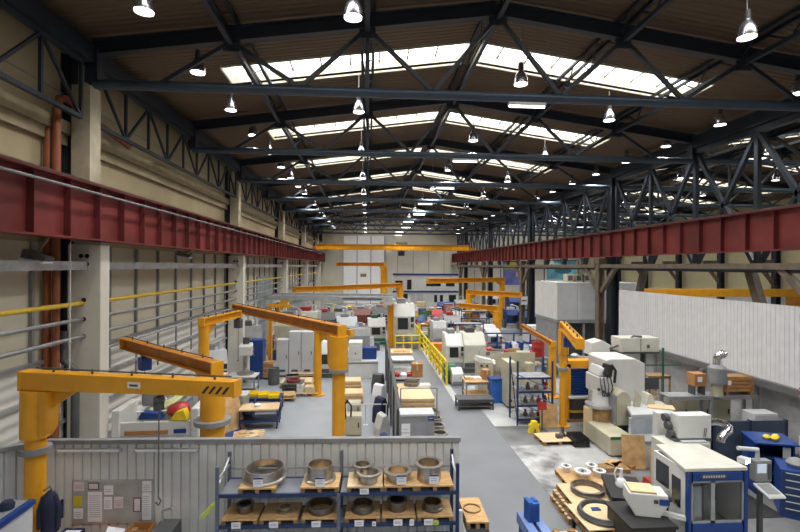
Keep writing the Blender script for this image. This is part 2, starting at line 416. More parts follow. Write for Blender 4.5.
# overhead travelling crane far down the hall
t = thing('bridge_crane', 'yellow overhead travelling crane spanning the hall at its far end', 'crane', (3.2, 58, 7.78))
for y in (-.6, .6): MB().ibeam((-9.5, y, .36), (9.5, y, .36), .3, .68, .05).build('bridge_beam', yel, t)
for s in (-1, 1): B(s*9.8-.2, s*9.8+.2, -1.6, 1.6, 0, .35).build('end_carriage', yeld, t)
tr = B(.3, 1.7, -.75, .75, .72, 1.0).build('trolley', dgrey, t); B(.6, 1.4, -.2, .2, -.7, -.1).build('hoist_block', dgrey, t); B(.95,1.05,-.05,.05,-.1,.72).build('hoist_rope', dgrey, t)
# second crane in the right nave
t = thing('bridge_crane', 'yellow crane bridge in the right-hand nave behind the white sheet wall', 'crane', (24.4, 34, 3.6))
for y in (-.5, .5): B(-9.4, 9.4, y-.15, y+.15, 0, .55).build('bridge_beam', yel, t)
for s in (-1, 1): B(s*9.2-.15, s*9.2+.15, -.7, .7, -3.6, 0).build('portal_leg', yeld, t)

# high-bay lamps
def make_lamp(rod):
    t = thing('high_bay_lamp', '', 'lamp')
    MB().lathe([(.2,0),(.205,.03),(.19,.16),(.155,.28),(.085,.37),(.08,.40),(.0,.40)], n=20).build('reflector', lampm, t)
    MB().lathe([(0,.045),(.19,.04)], n=20).build('lit_mouth', bulbm, t)
    MB().cyl((0,0,.40), (0,0,.62), .085, .07, 12).build('gear_housing', dgrey, t)
    MB().cyl((0,0,min(.62, rod-.05)), (0,0,rod), .012, n=6).build('suspension_rod', galv, t)
    return t
def lamp_light(t, watt):
    l = bpy.data.lights.new('lamp_light', 'SPOT'); l.energy = watt; l.spot_size = math.radians(125); l.spot_blend = .6; l.color = (1, .97, .92); l.shadow_soft_size = .18
    o = bpy.data.objects.new('lamp_light', l); C.objects.link(o); o.parent = t; o.location = (0,0,-.03)
ROWS = [(-4.72, 10.0, 3.06, 19, 'in the row nearest the left wall', 2), (-.35, 9.88-6.06, 6.06, 11, 'in the row left of the ridge', 1), (4.4, 13.1-24.24, 6.06, 13, 'in the row right of the ridge', 1),
        (8.66, 10.0-18.18, 6.06, 13, 'in the second row right of the ridge', 1), (12.7, 12.8, 3.03, 19, 'in the row over the right crane girder', 2),
        (18.5, 14, 6.06, 9, 'in the first row of the right-hand nave', 1), (24.5, 14, 6.06, 9, 'in the middle row of the right-hand nave', 1)]
for (x, y0, dy, n, lab, half) in ROWS:
    zl = 11.1 if x not in (12.7,) else 10.98
    proto = None
    for k in range(n):
        o = copy_tree(proto) if proto else make_lamp(deck(x)-zl-.02)
        if not proto: proto = o
        o.location = (x, y0+dy*k, zl); o['label'] = 'bell-shaped high-bay lamp, %s from the camera %s' % (ORD[k], lab); o['group'] = 'high-bay lamps ' + lab
    for o in [o for o in C.objects if o.name.startswith('high_bay_lamp') and o.get('group') == 'high-bay lamps '+lab]:
        lamp_light(o, LAMP_W/half)
for i, y in enumerate(FR[1:-1]):
    t = thing('strip_light', 'white fluorescent strip light under the main hall tie beam, %s from the camera' % ORD[i], 'lamp', (3.9+(.0 if i % 2 else .3), y, 10.05), group='fluorescent strips under the tie beams')
    B(-.5, .5, -.07, .07, .04, .12).build('housing', white, t); MB().cyl((-.48,0,.02), (.48,0,.02), .035, n=10).build('tube', tubem, t)
#PART2
# ------------------------------------------------------------------ left wall dressing
struct(B(XL, XL+.05, Y0, YE, 0, 3.5).build('wall_left', cladw))
for k, z in enumerate((.9, 1.9, 2.7, 3.5)): struct(B(XL, XL+.14, Y0, YE, z, z+.09).build('trim_%d' % (k+6), galv))
y = 7.7; k = 10
while y < 62:
    struct(B(XL+.02, XL+.09, y, y+.07, 2.2, 6.3).build('trim_%d' % k, mgrey)); y += 1.55; k += 1
struct(B(XL, XL+.08, 31.8, 36.4, 0, 5.0).build('door_1', mat('grey blue roller door', (.36, .42, .45), .6)))
def wall_pipe(nm, z, r, m, lab, x=-6.98, y0=-3.9, y1=66):
    tag(MB().tube([(0, y0, 0), (0, (y0+y1)/2, 0), (0, y1, 0)], r, 10).build(nm, m), lab, 'pipe', loc=(x, 0, z))
wall_pipe('gas_pipe', 4.84, .055, gasyel, 'yellow gas pipe running along the left wall through the pillars')
wall_pipe('wall_pipe', 4.45, .045, gpipe, 'grey pipe along the left wall just under the yellow gas pipe')
wall_pipe('wall_pipe', 4.03, .045, gpipe, 'grey pipe along the left wall, lowest of the two below the yellow one', x=-6.95)
wall_pipe('wall_pipe', 3.5, .04, galv, 'thin galvanised pipe on the left wall at the top of the white sheeting', x=-7.2, y0=12.5)
t = thing('cable_tray', 'galvanised cable tray along the left wall below the red girder', 'cable tray', (-6.98, -3.5, 5.66))
for x in (-.11, .11): B(x-.006, x+.006, 0, 68, 0, .2).build('side_rail', galv, t)
B(-.11, .11, 0, 68, 0, .01).build('floor_plate', galv, t)
for i, (x, top) in enumerate(((-7.42, 9.2), (-7.22, 9.75))):
    tag(MB().tube([(x, 11.2, .1), (x, 11.2, top-.3), (x, 11.28, top-.08), (x-.02, 11.5, top), (x-.1*i, 11.62+3*i, top-.05-.3*i)], .085, 10).build('drain_pipe', rust),
        ('red-brown drainpipe nearest the left wall beside the front pillar', 'taller red-brown drainpipe bending away beside the front wall column')[i], 'pipe')
tag(MB().tube([(-7.2, 11.45, 4.2), (-7.2, 11.45, 3.5), (-6.9, 11.4, 3.3), (-6.9, 11.4, 1.5)], .09, 10).build('exhaust_duct', dgrey), 'dark bent duct running down beside the front crane pillar', 'pipe')
for i, (px, Y) in enumerate(((37, 10.2), (152, 18.0))):
    p = D(px, 252, Y); t = thing('flood_lamp', 'tilted wall flood lamp under the red girder, %s from the camera' % ORD[i], 'lamp', (-6.95, Y, p.z))
    MB().prism([(-.25,-.12),(.22,-.2),(.26,-.12),(-.2,.06)], 'y', -.14, .14).build('housing', dgrey, t)
    MB().prism([(-.28,-.15),(.2,-.24),(.22,-.2),(-.25,-.12)], 'y', -.16, .16).build('shade', white, t)
    MB().bar((0, 0, 0), (.22, 0, 6.36-p.z), .05).build('bracket', brn, t)
tag(MB().tube([(-6.72, 10.9, 6.3), (-6.72, 10.9, 3.2)], .012, 6).build('pull_cord', white), 'thin white pull cord hanging beside the front pillar', 'cord')

# ------------------------------------------------------------------ jib cranes
def jib(basepx, Y, tippx, cr, ah, aw, lab, m=yel, am=None, sleeve=0., over=.15, stripes=False, hoist=None, collar=None, rail=True, base=True, small=False):
    p = D(basepx[0], basepx[1], Y); q = F(tippx[0], tippx[1], p.z)
    d = q-p; L = d.length; rz = math.atan2(d.y, d.x); z = p.z
    t = thing('jib_crane', lab, 'jib crane', (p.x, p.y, 0), rz); am = am or m
    MB().cyl((0,0,0), (0,0,z-ah-.02), cr, n=24).build('column', m, t)
    if base: MB().cyl((0,0,0), (0,0,.05), cr*1.9, n=24).build('base_plate', m, t)
    if sleeve:
        s = MB(); s.cyl((0,0,z-ah-sleeve), (0,0,z-ah), cr*1.42, n=24); s.prism([(cr*1.2, z-ah-.0), (cr*1.2, z-ah-sleeve), (cr*1.9, z-ah-sleeve*.8), (cr*2.2, z-ah)], 'y', -cr*.9, cr*.9); s.build('slewing_sleeve', m, t)
    if collar: MB().cyl((0,0,collar-.05), (0,0,collar+.05), cr*1.5, n=24).build('collar', mgrey, t)
    MB().ibeam((-over, 0, z-ah/2), (L, 0, z-ah/2), aw, ah, .03).build('arm', am, t) if not stripes else MB().prism([(-over,z-ah),(L,z-ah*.76),(L,z),(-over,z)], 'y', -aw/2, aw/2).build('arm', am, t, .01)
    B(L-.02, L+.02, -aw/2-.01, aw/2+.01, z-ah*(.77 if stripes else 1)-.01, z+.01).build('end_plate', m, t); B(-over-.05, -over+.01, -aw/2-.01, aw/2+.01, z-ah-.01, z+.01).build('end_plate', m, t)
    if cr > .12: MB().prism([(cr*.6, z-ah), (cr*.6, z-ah-.45), (cr*.9, z-ah-.45), (.85, z-ah)], 'y', -.02, .02).build('gusset', m, t)
    if rail:
        MB().tube([(0, 0, z+.06), (L*.5, .03, z+.045), (L-.1, 0, z+.06)], .014, 6).build('festoon_cable', dgrey, t)
        for k in range(5): MB().tube([(L*(.1+.2*k), -.02, z), (L*(.1+.2*k), -.02, z+.08)], .02, 6).build('cable_clip', dgrey, t)
    if stripes:
        for k in range(4):
            x = L-.16-.12*k
            MB().prism([(x-.05, z-ah*.64), (x+.0, z-ah*.64), (x+.10, z-ah*.26), (x+.05, z-ah*.26)], 'y', -aw/2-.006, -aw/2-.002).build('hazard_stripe', black, t)
        lp = B(L*.50, L*.50+.24, -aw/2-.008, -aw/2-.001, z-ah*.56, z-ah*.25).build('rating_plate', paper, t)
        B(L*.50+.04, L*.50+.2, -aw/2-.012, -aw/2-.008, z-ah*.46, z-ah*.36).build('print', ink, lp)
    if hoist:
        x, ln, m2 = hoist; k_ = .5 if small else 1.; h = MB(); h.box(x-.14*k_, x+.14*k_, -.13*k_, .13*k_, z-ah-.08-.34*k_, z-ah-.08); h.box(x-.05, x+.05, -.09, .09, z-ah-.1, z-ah)
        ho = h.build('hoist', m2, t, .02); MB().tube([(x,0,z-ah-.24), (x,0,z-ah-ln)], .012, 6).build('chain', steeld, ho)
        MB().tube([(x,0,z-ah-ln), (x+.05,0,z-ah-ln-.06), (x,0,z-ah-ln-.14), (x-.05,0,z-ah-ln-.09)], .016, 6).build('hook', steeld, ho)
    return t, L, z
jA, LA, zA = jib((36, 371), 8.75, (237, 380.5), .165, .33, .24, 'foreground yellow jib crane with hazard stripes on its arm tip', sleeve=.85, stripes=True, collar=2.45, hoist=(2.45, 1.75, dgrey), over=.2, small=True)
jib((213, 361), 10.45, (125, 338), .26, .30, .26, 'yellow jib crane behind the partition with a shade-darkened arm and blue hoist', am=yeld, hoist=(3.55, .9, blue), collar=2.35)  # rust-brown arm: shade painted into the yellow
jib((204, 318), 16, (239, 310.5), .17, .26, .2, 'slim yellow jib crane beside the second wall pillar', hoist=(2.6, 1.6, dgrey))
jib((339, 325), 14.4, (235, 304), .20, .34, .28, 'big yellow jib crane with thick sleeve in the middle of the left bay', am=yeld, sleeve=1.1, collar=2.55)
jib((318, 325.5), 20.8, (352, 330), .17, .3, .2, 'yellow jib crane standing just behind the thick-sleeved one')
jib((502, 277.5), 46, (428, 278.5), .28, .45, .4, 'far yellow jib crane with the highest arm over the right machines', rail=False)
jib((469, 290), 41, (521, 292.5), .28, .42, .35, 'far yellow jib crane whose arm points to the right columns', rail=False)
jib((497, 306), 35.5, (460, 303), .3, .4, .35, 'yellow jib crane with the low arm in front of the two higher ones', rail=False)
jib((552.5, 341), 20, (523, 324), .16, .24, .2, 'small yellow jib crane beside the red drum', am=yeld)
jib((563.5, 322), 16.3, (580, 339), .13, .28, .22, 'yellow jib crane whose arm points at the camera beside the white boring mill', sleeve=.9, hoist=(1.2, .8, blue), collar=2.1)
jib((400, 283), 52, (294, 287), .4, .5, .45, 'far yellow jib crane with a long arm reaching to the left wall', rail=False)
jib((384, 262.5), 60, (337, 262.5), .45, .5, .45, 'farthest yellow jib crane standing before the tall white door', rail=False)
# grey double beam on yellow posts
p = D(391, 297, 32.6); q = D(278, 295, 34)
t = thing('monorail_gantry', 'light grey double monorail beam on two yellow posts across the left bay', 'gantry', (q.x, q.y, 0), math.atan2(p.y-q.y, p.x-q.x))
L = (Vector((p.x,p.y))-Vector((q.x,q.y))).length; z = 3.45
for s in (-1.5, 1.5): B(-.3, L+.3, s-.12, s+.12, z-.05, z+.27).build('beam', mat('gantry beam grey', (.36,.38,.39), .5), t)
B(-.2, .2, -1.6, 1.6, z-.3, z-.05).build('cross_beam', lgrey, t); B(L-.2, L+.2, -1.6, 1.6, z-.3, z-.05).build('cross_beam', lgrey, t)
MB().ibeam((0,0,0), (0,0,z-.3), .22, .22).build('post', yel, t); MB().ibeam((L,0,0), (L,0,z-.3), .42, .42).build('post', yel, t)
MB().prism([(.2,z-.1),(.2,z-.9),(.3,z-.9),(1,z-.1)], 'y', -.05,.05).build('bracket', yel, t)
B(L*.62, L*.95, -1.63, -1.62, z+.05, z+.15).build('nameplate_strip', dgrey, t)
p = F(270, 372); t = thing('lifting_post', 'thin yellow lifting post left of the three grey cabinets', 'post', (p.x, p.y, 0)); MB().ibeam((0,0,0), (0,0,3.7), .2, .2).build('post_shaft', yel, t); MB().cb(0,0,0,.45,.45,.03).build('foot_plate', yel, t); MB().bar((-.1,0,3.6), (1.1,0,3.6), .1, .16).build('short_arm', yel, t)

# ------------------------------------------------------------------ partition
PA, PB = F(47, 440, 2.42), F(459.5, 437.2, 2.42)
pd = PB-PA; prz = math.atan2(pd.y, pd.x); PL = pd.length
def corr(mb, x0, x1, z0, z1, pitch=.17, d=.035):
    x = x0; pts = []
    while x < x1-1e-6:
        pts += [(x, 0), (x+pitch*.80, 0), (x+pitch*.86, d), (x+pitch*.94, d)]; x += pitch
    pts.append((x1, 0)); pts = [(min(a, x1), b) for a, b in pts]
    n = len(pts); mb.poly([(a, b, z0) for a, b in pts]+[(a, b, z1) for a, b in pts]+[(a, b+.02, z0) for a, b in pts]+[(a, b+.02, z1) for a, b in pts],
        [(i, i+1, n+i+1, n+i) for i in range(n-1)]+[(2*n+i+1, 2*n+i, 3*n+i, 3*n+i+1) for i in range(n-1)])
    return mb
t = thing('sheet_partition', 'pale grey corrugated sheet partition behind the ring shelving', 'partition', (PA.x, PA.y, 0), prz)
corr(MB(), 0, PL, .05, 2.36).build('corrugated_sheet', mat('partition sheet', (.66,.67,.67), .45, noise=.05), t)
B(-.02, PL+.02, -.03, .09, 2.34, 2.42).build('top_rail', mgrey, t); B(-.02, PL, -.01, .07, 0, .06).build('bottom_rail', mgrey, t)
for x in (0, PL*.34, PL*.68, PL-.05): B(x, x+.05, .06, .12, 0, 2.36).build('stud', galv, t)
p2 = F(47, 440, 2.42); p1 = D(-14, 462, 7.6)
t = thing('sheet_partition', 'short grey corrugated partition wing left of the foreground jib crane', 'partition', (p2.x-1.25, p2.y-.75, 0), math.atan2(.75, 1.25))
corr(MB(), 0, 1.43, .05, 2.36).build('corrugated_sheet', lgrey, t); B(0, 1.44, -.03, .09, 2.34, 2.42).build('top_rail', mgrey, t)
def onP(px, py, off=-.03):            # point on the partition's front face in its own frame
    d = ray(px, py); n = Vector((-math.sin(prz), math.cos(prz), 0)); r = Vector(d)
    k = (PA-Vector((0,0,CAMH))).dot(n)/r.dot(n); w_ = Vector((0,0,CAMH))+r*k-PA
    return w_.x*math.cos(prz)+w_.y*math.sin(prz), w_.z+2.42
def onpart(x, y, z):
    return (PA.x+x*math.cos(prz)-y*math.sin(prz), PA.y+x*math.sin(prz)+y*math.cos(prz), z)
for i, (a, b) in enumerate(((58, 123), (135, 200))):
    x0, z0 = onP(a, 449.5); x1, _ = onP(b, 449.5)
    t = thing('strip_light', ('left', 'right')[i]+' white fluorescent batten on the partition behind the notice board', 'lamp', onpart(x0, -.05, z0-.03), prz)
    B(0, x1-x0, -.02, .045, 0, .05).build('housing', galv, t); B(.04, x1-x0-.04, -.03, -.02, .005, .04).build('diffuser', paper, t)
x0, z1 = onP(73, 480); x1, z0 = onP(153.5, 522)
nb = thing('notice_board', 'grey notice board pinned with papers on the partition', 'notice board', onpart(x0, -.03, z0), prz)
BW, BH = x1-x0, z1-z0; B(0, BW, 0, .025, 0, BH).build('panel', mat('notice board grey', (.36, .36, .35), .8), nb)
sxp, szp = BW/80.5, BH/42
for i, (a, b, c, d, m, lab) in enumerate(((75,481,85,490,pink,'pale pink sheet pinned at the upper left of the notice board'), (75,495,83,505,ypaper,'yellow sheet on the left of the notice board'), (75,507,84,517,paper,'white sheet under the yellow one on the notice board'),
      (89,482,100,489,dgrey,'small dark picture at the top of the notice board'), (89,491,103,520,paper,'tall white printed sheet on the notice board'), (105,485,114,494,paper,'bluish sheet pinned near the middle top of the notice board'), (105,496,113,508,paper,'white sheet in the middle of the notice board'),
      (115,496,124,507,pink,'square pink-grey sheet right of the board centre'), (134,497,142,511,dgrey,'small dark framed picture on the right of the notice board'), (143,481,152,491,paper,'white sheet at the upper right of the notice board'), (143,492,152,519,paper,'long white sheet down the right edge of the notice board'))):
    xx, zz = (a-73)*sxp, BH-(d-480)*szp; ww, hh = (c-a)*sxp, (d-b)*szp
    o = onpart(x0+xx, -.034, z0+zz); t = thing('pinned_sheet', lab, 'paper', o, prz)
    B(0, ww, -.002, .003, 0, hh).build('sheet', m, t)
    for k in range(2, 2+int(hh/.05)):
        if m in (paper, pink) and hh-.04*k > .02: B(.02, ww-.03, -.004, -.002, hh-.04*k, hh-.04*k+.008).build('print', mgrey, t)
    if m is dgrey: B(.02, ww-.02, -.004, -.002, .02, hh-.02).build('picture', pink, t)
# workbench under the board with things on it
bx, _ = onP(68, 520)
t = thing('work_bench', 'orange-topped work bench under the notice board', 'bench', onpart(bx, -.75, 0), prz)
B(0, 1.75, 0, .68, .62, .68).build('bench_top', orange, t, .008)
for a in (.05, 1.65):
    for b in (.05, .6): B(a, a+.06, b, b+.06, 0, .62).build('leg', mgrey, t)
B(.05, 1.7, .1, .6, .2, .24).build('lower_shelf', mgrey, t)
o = onpart(bx+.12, -.5, .68); t = thing('letter_tray', 'dark blue letter tray on the left of the orange bench', 'tray', o, prz)
for k in range(2): mb = MB(); mb.box(0,.36,0,.26,.11*k,.11*k+.012); mb.box(0,.012,0,.26,.11*k,.11*k+.07); mb.box(.348,.36,0,.26,.11*k,.11*k+.07); mb.box(0,.36,.25,.26,.11*k,.11*k+.07); mb.build('tray', rackb, t)
B(.03, .33, .03, .24, .122, .15).build('papers', paper, t)
o = onpart(bx+.95, -.45, .68); t = thing('document_box', 'cream folder box lying open on the orange bench', 'box', o, prz+.35)
B(0,.3,0,.22,0,.09).build('body', mat('cream card', (.6,.56,.42), .8), t); MB().prism([(0,.09),(.3,.09),(.3,.1),(.02,.2)], 'y', 0, .22).build('lid', paper, t)
o = onpart(bx+1.3, -.4, .68); t = thing('cardboard_box', 'open brown cardboard box at the right end of the orange bench', 'box', o, prz)
mb = MB(); mb.box(0,.4,0,.3,0,.02); mb.box(0,.01,0,.3,0,.2); mb.box(.39,.4,0,.3,0,.2); mb.box(0,.4,0,.01,0,.2); mb.box(0,.4,.29,.3,0,.2); mb.build('body', card, t)
B(.05,.15,.05,.2,.02,.16).build('filler', woodd, t)
# jacket on the jib column, cabinet, trolley with tool
c = jA.location; t = thing('jacket', 'dark blue work jacket hanging on the foreground jib column', 'jacket', (c.x+.36, c.y-.16, 1.05), .2)
MB().lathe([(.02,.72),(.09,.66),(.13,.5),(.12,.25),(.14,.0),(.10,.02),(.05,.3),(.0,.6)], n=14).build('body', leather, t)
for s in (-1,1): MB().tube([(s*.08,-.02,.64),(s*.15,-.03,.4),(s*.14,-.05,.08)], .045, 8).build('sleeve', leather, t)
MB().tube([(-.1,0,.72),(0,0,.8),(.02,0,.72)], .012, 6).build('hanger_loop', dgrey, t)
p = D(33, 500, 7.6)
t = thing('machine_cabinet', 'grey cabinet with blue edges at the lower left corner', 'cabinet', (p.x-1.3, 6.6, 0), 0)
B(0, 1.3, 0, 1.0, 0, p.z-.05).build('body', lgrey, t, .01); B(-.01, 1.31, -.01, 1.01, p.z-.05, p.z).build('top', mgrey, t)
B(1.24, 1.33, -.02, 1.02, p.z-.07, p.z+.01).build('edge_strip', blue, t); B(-.01, 1.31, -.03, .02, p.z-.07, p.z+.01).build('edge_strip', blue, t); B(.3, 1.0, -.03, 0, .4, p.z-.4).build('door', mgrey, t)
tag(MB().lathe([(.0,.0),(.09,0),(.1,.06),(.07,.12),(0,.13)]).build('cap', leather), 'dark blue cap lying on the grey cabinet at lower left', 'cap', loc=(p.x-.2, 7.35, p.z))
o = onpart(onP(172, 520)[0], -.9, 0); t = thing('tool_trolley', 'dark tool trolley below the hoist chain near the shelving', 'trolley', o, prz)
B(0,.36,0,.5,.12,1.1).build('body', dgrey, t, .01)
for k in range(4): dr = B(.02,.34,-.012,.0,.18+.22*k,.37+.22*k).build('drawer', black, t); B(.1,.26,-.03,-.012,.32+.22*k,.34+.22*k).build('handle', galv, dr)
MB().tube([(.05,.4,1.1),(.05,.4,1.3),(.3,.2,1.45),(.4,.05,1.5)], .02).build('push_bar', galv, t)
for k in range(4): MB().cyl((.06+.24*(k%2),.1+.3*(k//2),.06),(.1+.24*(k%2),.1+.3*(k//2),.06),.06).build('wheel', black, t)
tag(B(0,.035,-.02,.02,0,.35).build('wall_switch', leather), 'small dark blue strip holder on the partition left of the notice board', 'switch', loc=onpart(onP(62,514)[0], -.03, onP(62,517)[1]), rz=prz)

# ------------------------------------------------------------------ ring shelving in front of the partition
ZT = 1.76
SA, SB = F(217, 495, ZT), F(457.5, 491.2, ZT); sd = SB-SA; srz = math.atan2(sd.y, sd.x); SLn = sd.length; SD = .66
sh = thing('shelving_unit', 'blue steel shelving holding machined rings in front of the partition', 'shelving', (SA.x, SA.y, 0), srz)
for z in (.66, 1.21, ZT):
    for y in (0, SD-.04): B(0, SLn, y, y+.045, z-.06, z).build('shelf_beam', rackb, sh)
    for a, b in ((.03, SLn/2-.03), (SLn/2+.03, SLn-.03)): B(a, b, .03, SD-.02, z-.03, z-.008).build('shelf_panel', mat('blue grey shelf sheet', (.17,.185,.215), .5), sh)
for x in (0, SLn/2, SLn):
    for y in (0, SD): B(x-.03, x+.03, y-.01, y+.035, 0, 2.25 if y or x in (0, SLn) else ZT).build('upright', rackb if x == SLn else mat('upright grey blue', (.12,.14,.19), .5), sh)
for x in (0, SLn):
    MB().bar((x, 0, ZT+.08), (x, SD, 2.15), .03).build('side_brace', galv, sh); MB().bar((x, SD, ZT+.25), (x, 0, ZT+.25), .03).build('side_brace', galv, sh)
B(0, SLn, SD+.02, SD+.035, ZT+.14, ZT+.18).build('back_rail', galv, sh)
def onS(x, y, z): return (SA.x+x*math.cos(srz)-y*math.sin(srz), SA.y+x*math.sin(srz)+y*math.cos(srz), z)
PXL = lambda px: (px-217)/240.5*SLn
def small_pallet(nm, lab, x0, x1, z, d=.6, loc=None, rz=None, cat='pallet', hgt=.1, grp=None):
    t = thing(nm, lab, cat, onS(x0, .02, z) if loc is None else loc, srz if rz is None else rz, grp)
    w_ = x1-x0; B(0, w_, 0, d, hgt-.028, hgt).build('board', wood if random.random() < .6 else wood2, t)
    for k in range(3): B(k*(w_-.07)/2, k*(w_-.07)/2+.07, .01, d-.01, 0, hgt-.028).build('bearer', woodd, t)
    return t
def ring(lab, loc, prof, m=steel, cat='ring', nm='machined_ring', grp=None, n=36):
    o = MB().lathe(prof, n=n, closed=True).build(nm, m); return tag(o, lab, cat, grp, loc=loc)
def tagcard(lab, px, z, y=-.015, w_=.16, h=.13, m=None):
    t = thing('label_card', lab, 'label', onS(PXL(px), y, z), srz); B(-w_/2, w_/2, -.004, 0, 0, h).build('card', m or paper, t)
    for k in range(2): B(-w_*.35, w_*.3, -.006, -.004, h*(.35+.25*k), h*(.35+.25*k)+.008).build('print', mgrey, t)
    if m is None and h > .15: B(-w_/2, w_/2, -.007, -.004, h*.82, h).build('colour_band', blue, t)
def hoop(R, h, th, fl=0., top=0.):
    o = [(R, 0), (R+fl, 0), (R+fl, .035), (R+.005, .05), (R, h-.035), (R+top, h-.03), (R+top, h), (R-th, h), (R-th, .0)] if fl or top else [(R,0),(R,h),(R-th,h),(R-th,0)]
    return o
tops = [(237.5,274,'wide'), (299,337,'tall'), (345.5,383,'pair'), (381.5,416,'shallow'), (416,453.5,'deep')]
ZB = ZT+.1
for a, b, nm in tops:
    a, b = PXL(a), PXL(b)
    if nm == 'wide': small_pallet('small_pallet', 'narrow wooden pallet under the largest ring on the top shelf', a, b, ZT, .5)
    else: small_pallet('small_pallet', 'wooden pallet on the top shelf carrying the %s' % {'tall':'tall straight ring','pair':'two overlapping flanged rings','shallow':'shallow flanged ring','deep':'deep flanged ring at the right end'}[nm], a, b, ZT, .58)
def rx(px): return PXL(px)
ring('largest thin-walled ring, tan inside, on the left of the top shelf', onS(rx(258), .42, ZB), hoop(.345, .21, .02, .05), steel)
ring('tall straight-sided steel ring on the second pallet of the top shelf', onS(rx(316.5), .34, ZB), hoop(.235, .28, .02, .05), steel)
ring('smaller flanged ring at the back of the pallet with two rings', onS(rx(360), .46, ZB), hoop(.16, .22, .03, .0, .035), steel)
ring('bowl-like flanged ring at the front of the pallet with two rings', onS(rx(367.5), .20, ZB), [(.13,0),(.15,0),(.17,.12),(.23,.16),(.23,.19),(.17,.19),(.14,.03),(.12,.02)], steel)
ring('shallow bright flanged ring on the fourth pallet of the top shelf', onS(rx(397.5), .3, ZB), hoop(.21, .17, .03, 0, .05), steel)
ring('deep bright flanged ring at the right end of the top shelf', onS(rx(430), .3, ZB), hoop(.22, .30, .025, 0, .045), steel)
for px, lab, z in ((257,'white job card on the largest ring of the top shelf', ZB+.02), (318.5,'white job card leaning on the tall straight ring', ZB+.01), (400.5,'white job card on the shallow flanged ring', ZB+.03), (433.5,'white job card on the deep flanged ring', ZB+.03)):
    tagcard(lab, px, z, y=.012, w_=.17, h=.17)
tagcard('white card on the front edge of the pallet with two rings', 363, ZT-.02, h=.1)
low = [(221,256,240,.13,.15,'pot-shaped ring'), (258.5,296,281,.12,.08,'small bright cup'), (300,336.5,318,.23,.13,'wide dark ring'), (343.5,379,361,.19,.12,'dull ring'), (381,415,397,.16,.18,'tall dark ring'), (417,453.5,434,.17,.13,'dark flanged ring')]
for i, (a, b, c_, R, h, nm) in enumerate(low):
    small_pallet('small_pallet', 'wooden pallet on the middle shelf under the %s, %s from the left' % (nm, ORD[i]), PXL(a), PXL(b), 1.21, .58)
    ring('%s on the middle shelf, %s from the left' % (nm, ORD[i]), onS(PXL(c_), .3, 1.31), hoop(R, h, .02, .03 if i % 2 else 0, 0 if i % 2 else .03), steeld if i != 1 else steel)
    tagcard('white card on the middle shelf edge, %s pallet from the left' % ORD[i], (236,273,315,358,397,428)[i], 1.17, h=.11)
tagcard('lime yellow card at the right end of the middle shelf edge', 435, 1.17, w_=.12, h=.08, m=lime)
tagcard('small white card right of the fourth pallet on the middle shelf', 373, 1.17, w_=.07, h=.08)
tagcard('small white card right of the fifth pallet on the middle shelf', 411, 1.17, w_=.08, h=.11)
tag(MB().prism([(0,0),(.1,0),(.28,.2),(.22,.24)], 'y', 0, .12).build('tape_gun', lime), 'lime green and white tape gun hooked on the left end of the shelving', 'tool', loc=onS(-.35, .1, 1.3), rz=srz)
struct(B(0, .07, 0, .07, 0, 1.35).build('trim_60', white)); bpy.data.objects['trim_60'].location = onS(SLn+.05, .1, 0)
p = onS(SLn+.22, .25, 0)
small_pallet('floor_pallet', 'wooden pallet on a low trestle right of the shelving', 0, .42, 0, .9, loc=(p[0], p[1], .92), rz=srz, hgt=.14)
t = thing('trestle', 'low dark trestle carrying a pallet right of the shelving', 'trestle', (p[0], p[1], 0), srz)
for a in (.03,.35): 
    for b in (.05,.8): B(a,a+.05,b,b+.05,0,.87).build('leg', dgrey, t)
B(0,.42,0,.9,.87,.92).build('top', dgrey, t)
ring('thin wooden hoop lying on the pallet right of the shelving', (p[0]+.2, p[1]+.45, 1.06), hoop(.17,.03,.015), woodd)

#PART3
# ------------------------------------------------------------------ shared builders for shop furniture
def at(px, py): p = F(px, py); return p.x, p.y
def cabinet(lab, x, y, w_, d, h, m=lgrey, rz=0., doors=1, nm='switch_cabinet', cat='cabinet', vents=True, base=.1):
    t = thing(nm, lab, cat, (x, y, 0), rz)
    B(-w_/2, w_/2, 0, d, base, h).build('body', m, t, .012); B(-w_/2+.03, w_/2-.03, .03, d-.03, 0, base).build('plinth', dgrey, t)
    for k in range(doors):
        a = -w_/2+.02+k*(w_-.04)/doors; b = a+(w_-.04)/doors-.015
        dr = B(a, b, -.02, 0, base+.04, h-.04).build('door', m, t, .006); B(b-.09, b-.05, -.045, -.02, h*.5, h*.5+.16).build('handle', black, dr)
        if vents: B(a+.12, b-.12, -.026, -.02, base+.18, base+.3).build('vent', dgrey, dr)
    return t
def pallet(lab, x, y, rz=0., w_=1.2, d=.8, z=0., top=None, solid=False, nm='wooden_pallet', grp=None):
    t = thing(nm, lab, 'pallet', (x, y, z), rz, grp); mm = top or wood2
    b = MB()
    if solid: b.box(-w_/2, w_/2, -d/2, d/2, .122, .145)
    else:
        n = 5 if d < 1 else 7
        for k in range(n): yy = -d/2+k*(d-.1)/(n-1); b.box(-w_/2, w_/2, yy, yy+.1, .122, .145)
    b.build('deck', mm, t)
    for k in (-1, 0, 1):
        s = MB(); x0 = k*(w_/2-.05)
        for q in (-1, 0, 1): s.cb(x0, q*(d/2-.07), .022, .1, .14, .1)
        s.cb(x0, 0, 0, .1, d, .022); s.build('bearer', woodd, t)
    return t
def board_stack(lab, x, y, rz, w_, d, h, z=.145, m=wood2, n=3, nm='board_stack', cat='boards'):
    t = thing(nm, lab, cat, (x, y, z), rz)
    for k in range(n):
        j = random.uniform(-.03, .03); B(-w_/2+j, w_/2+j, -d/2-j, d/2-j, h*k/n+.002, h*(k+1)/n-.006).build('board', m if k % 2 == (n-1) % 2 else wood, t)
    return t
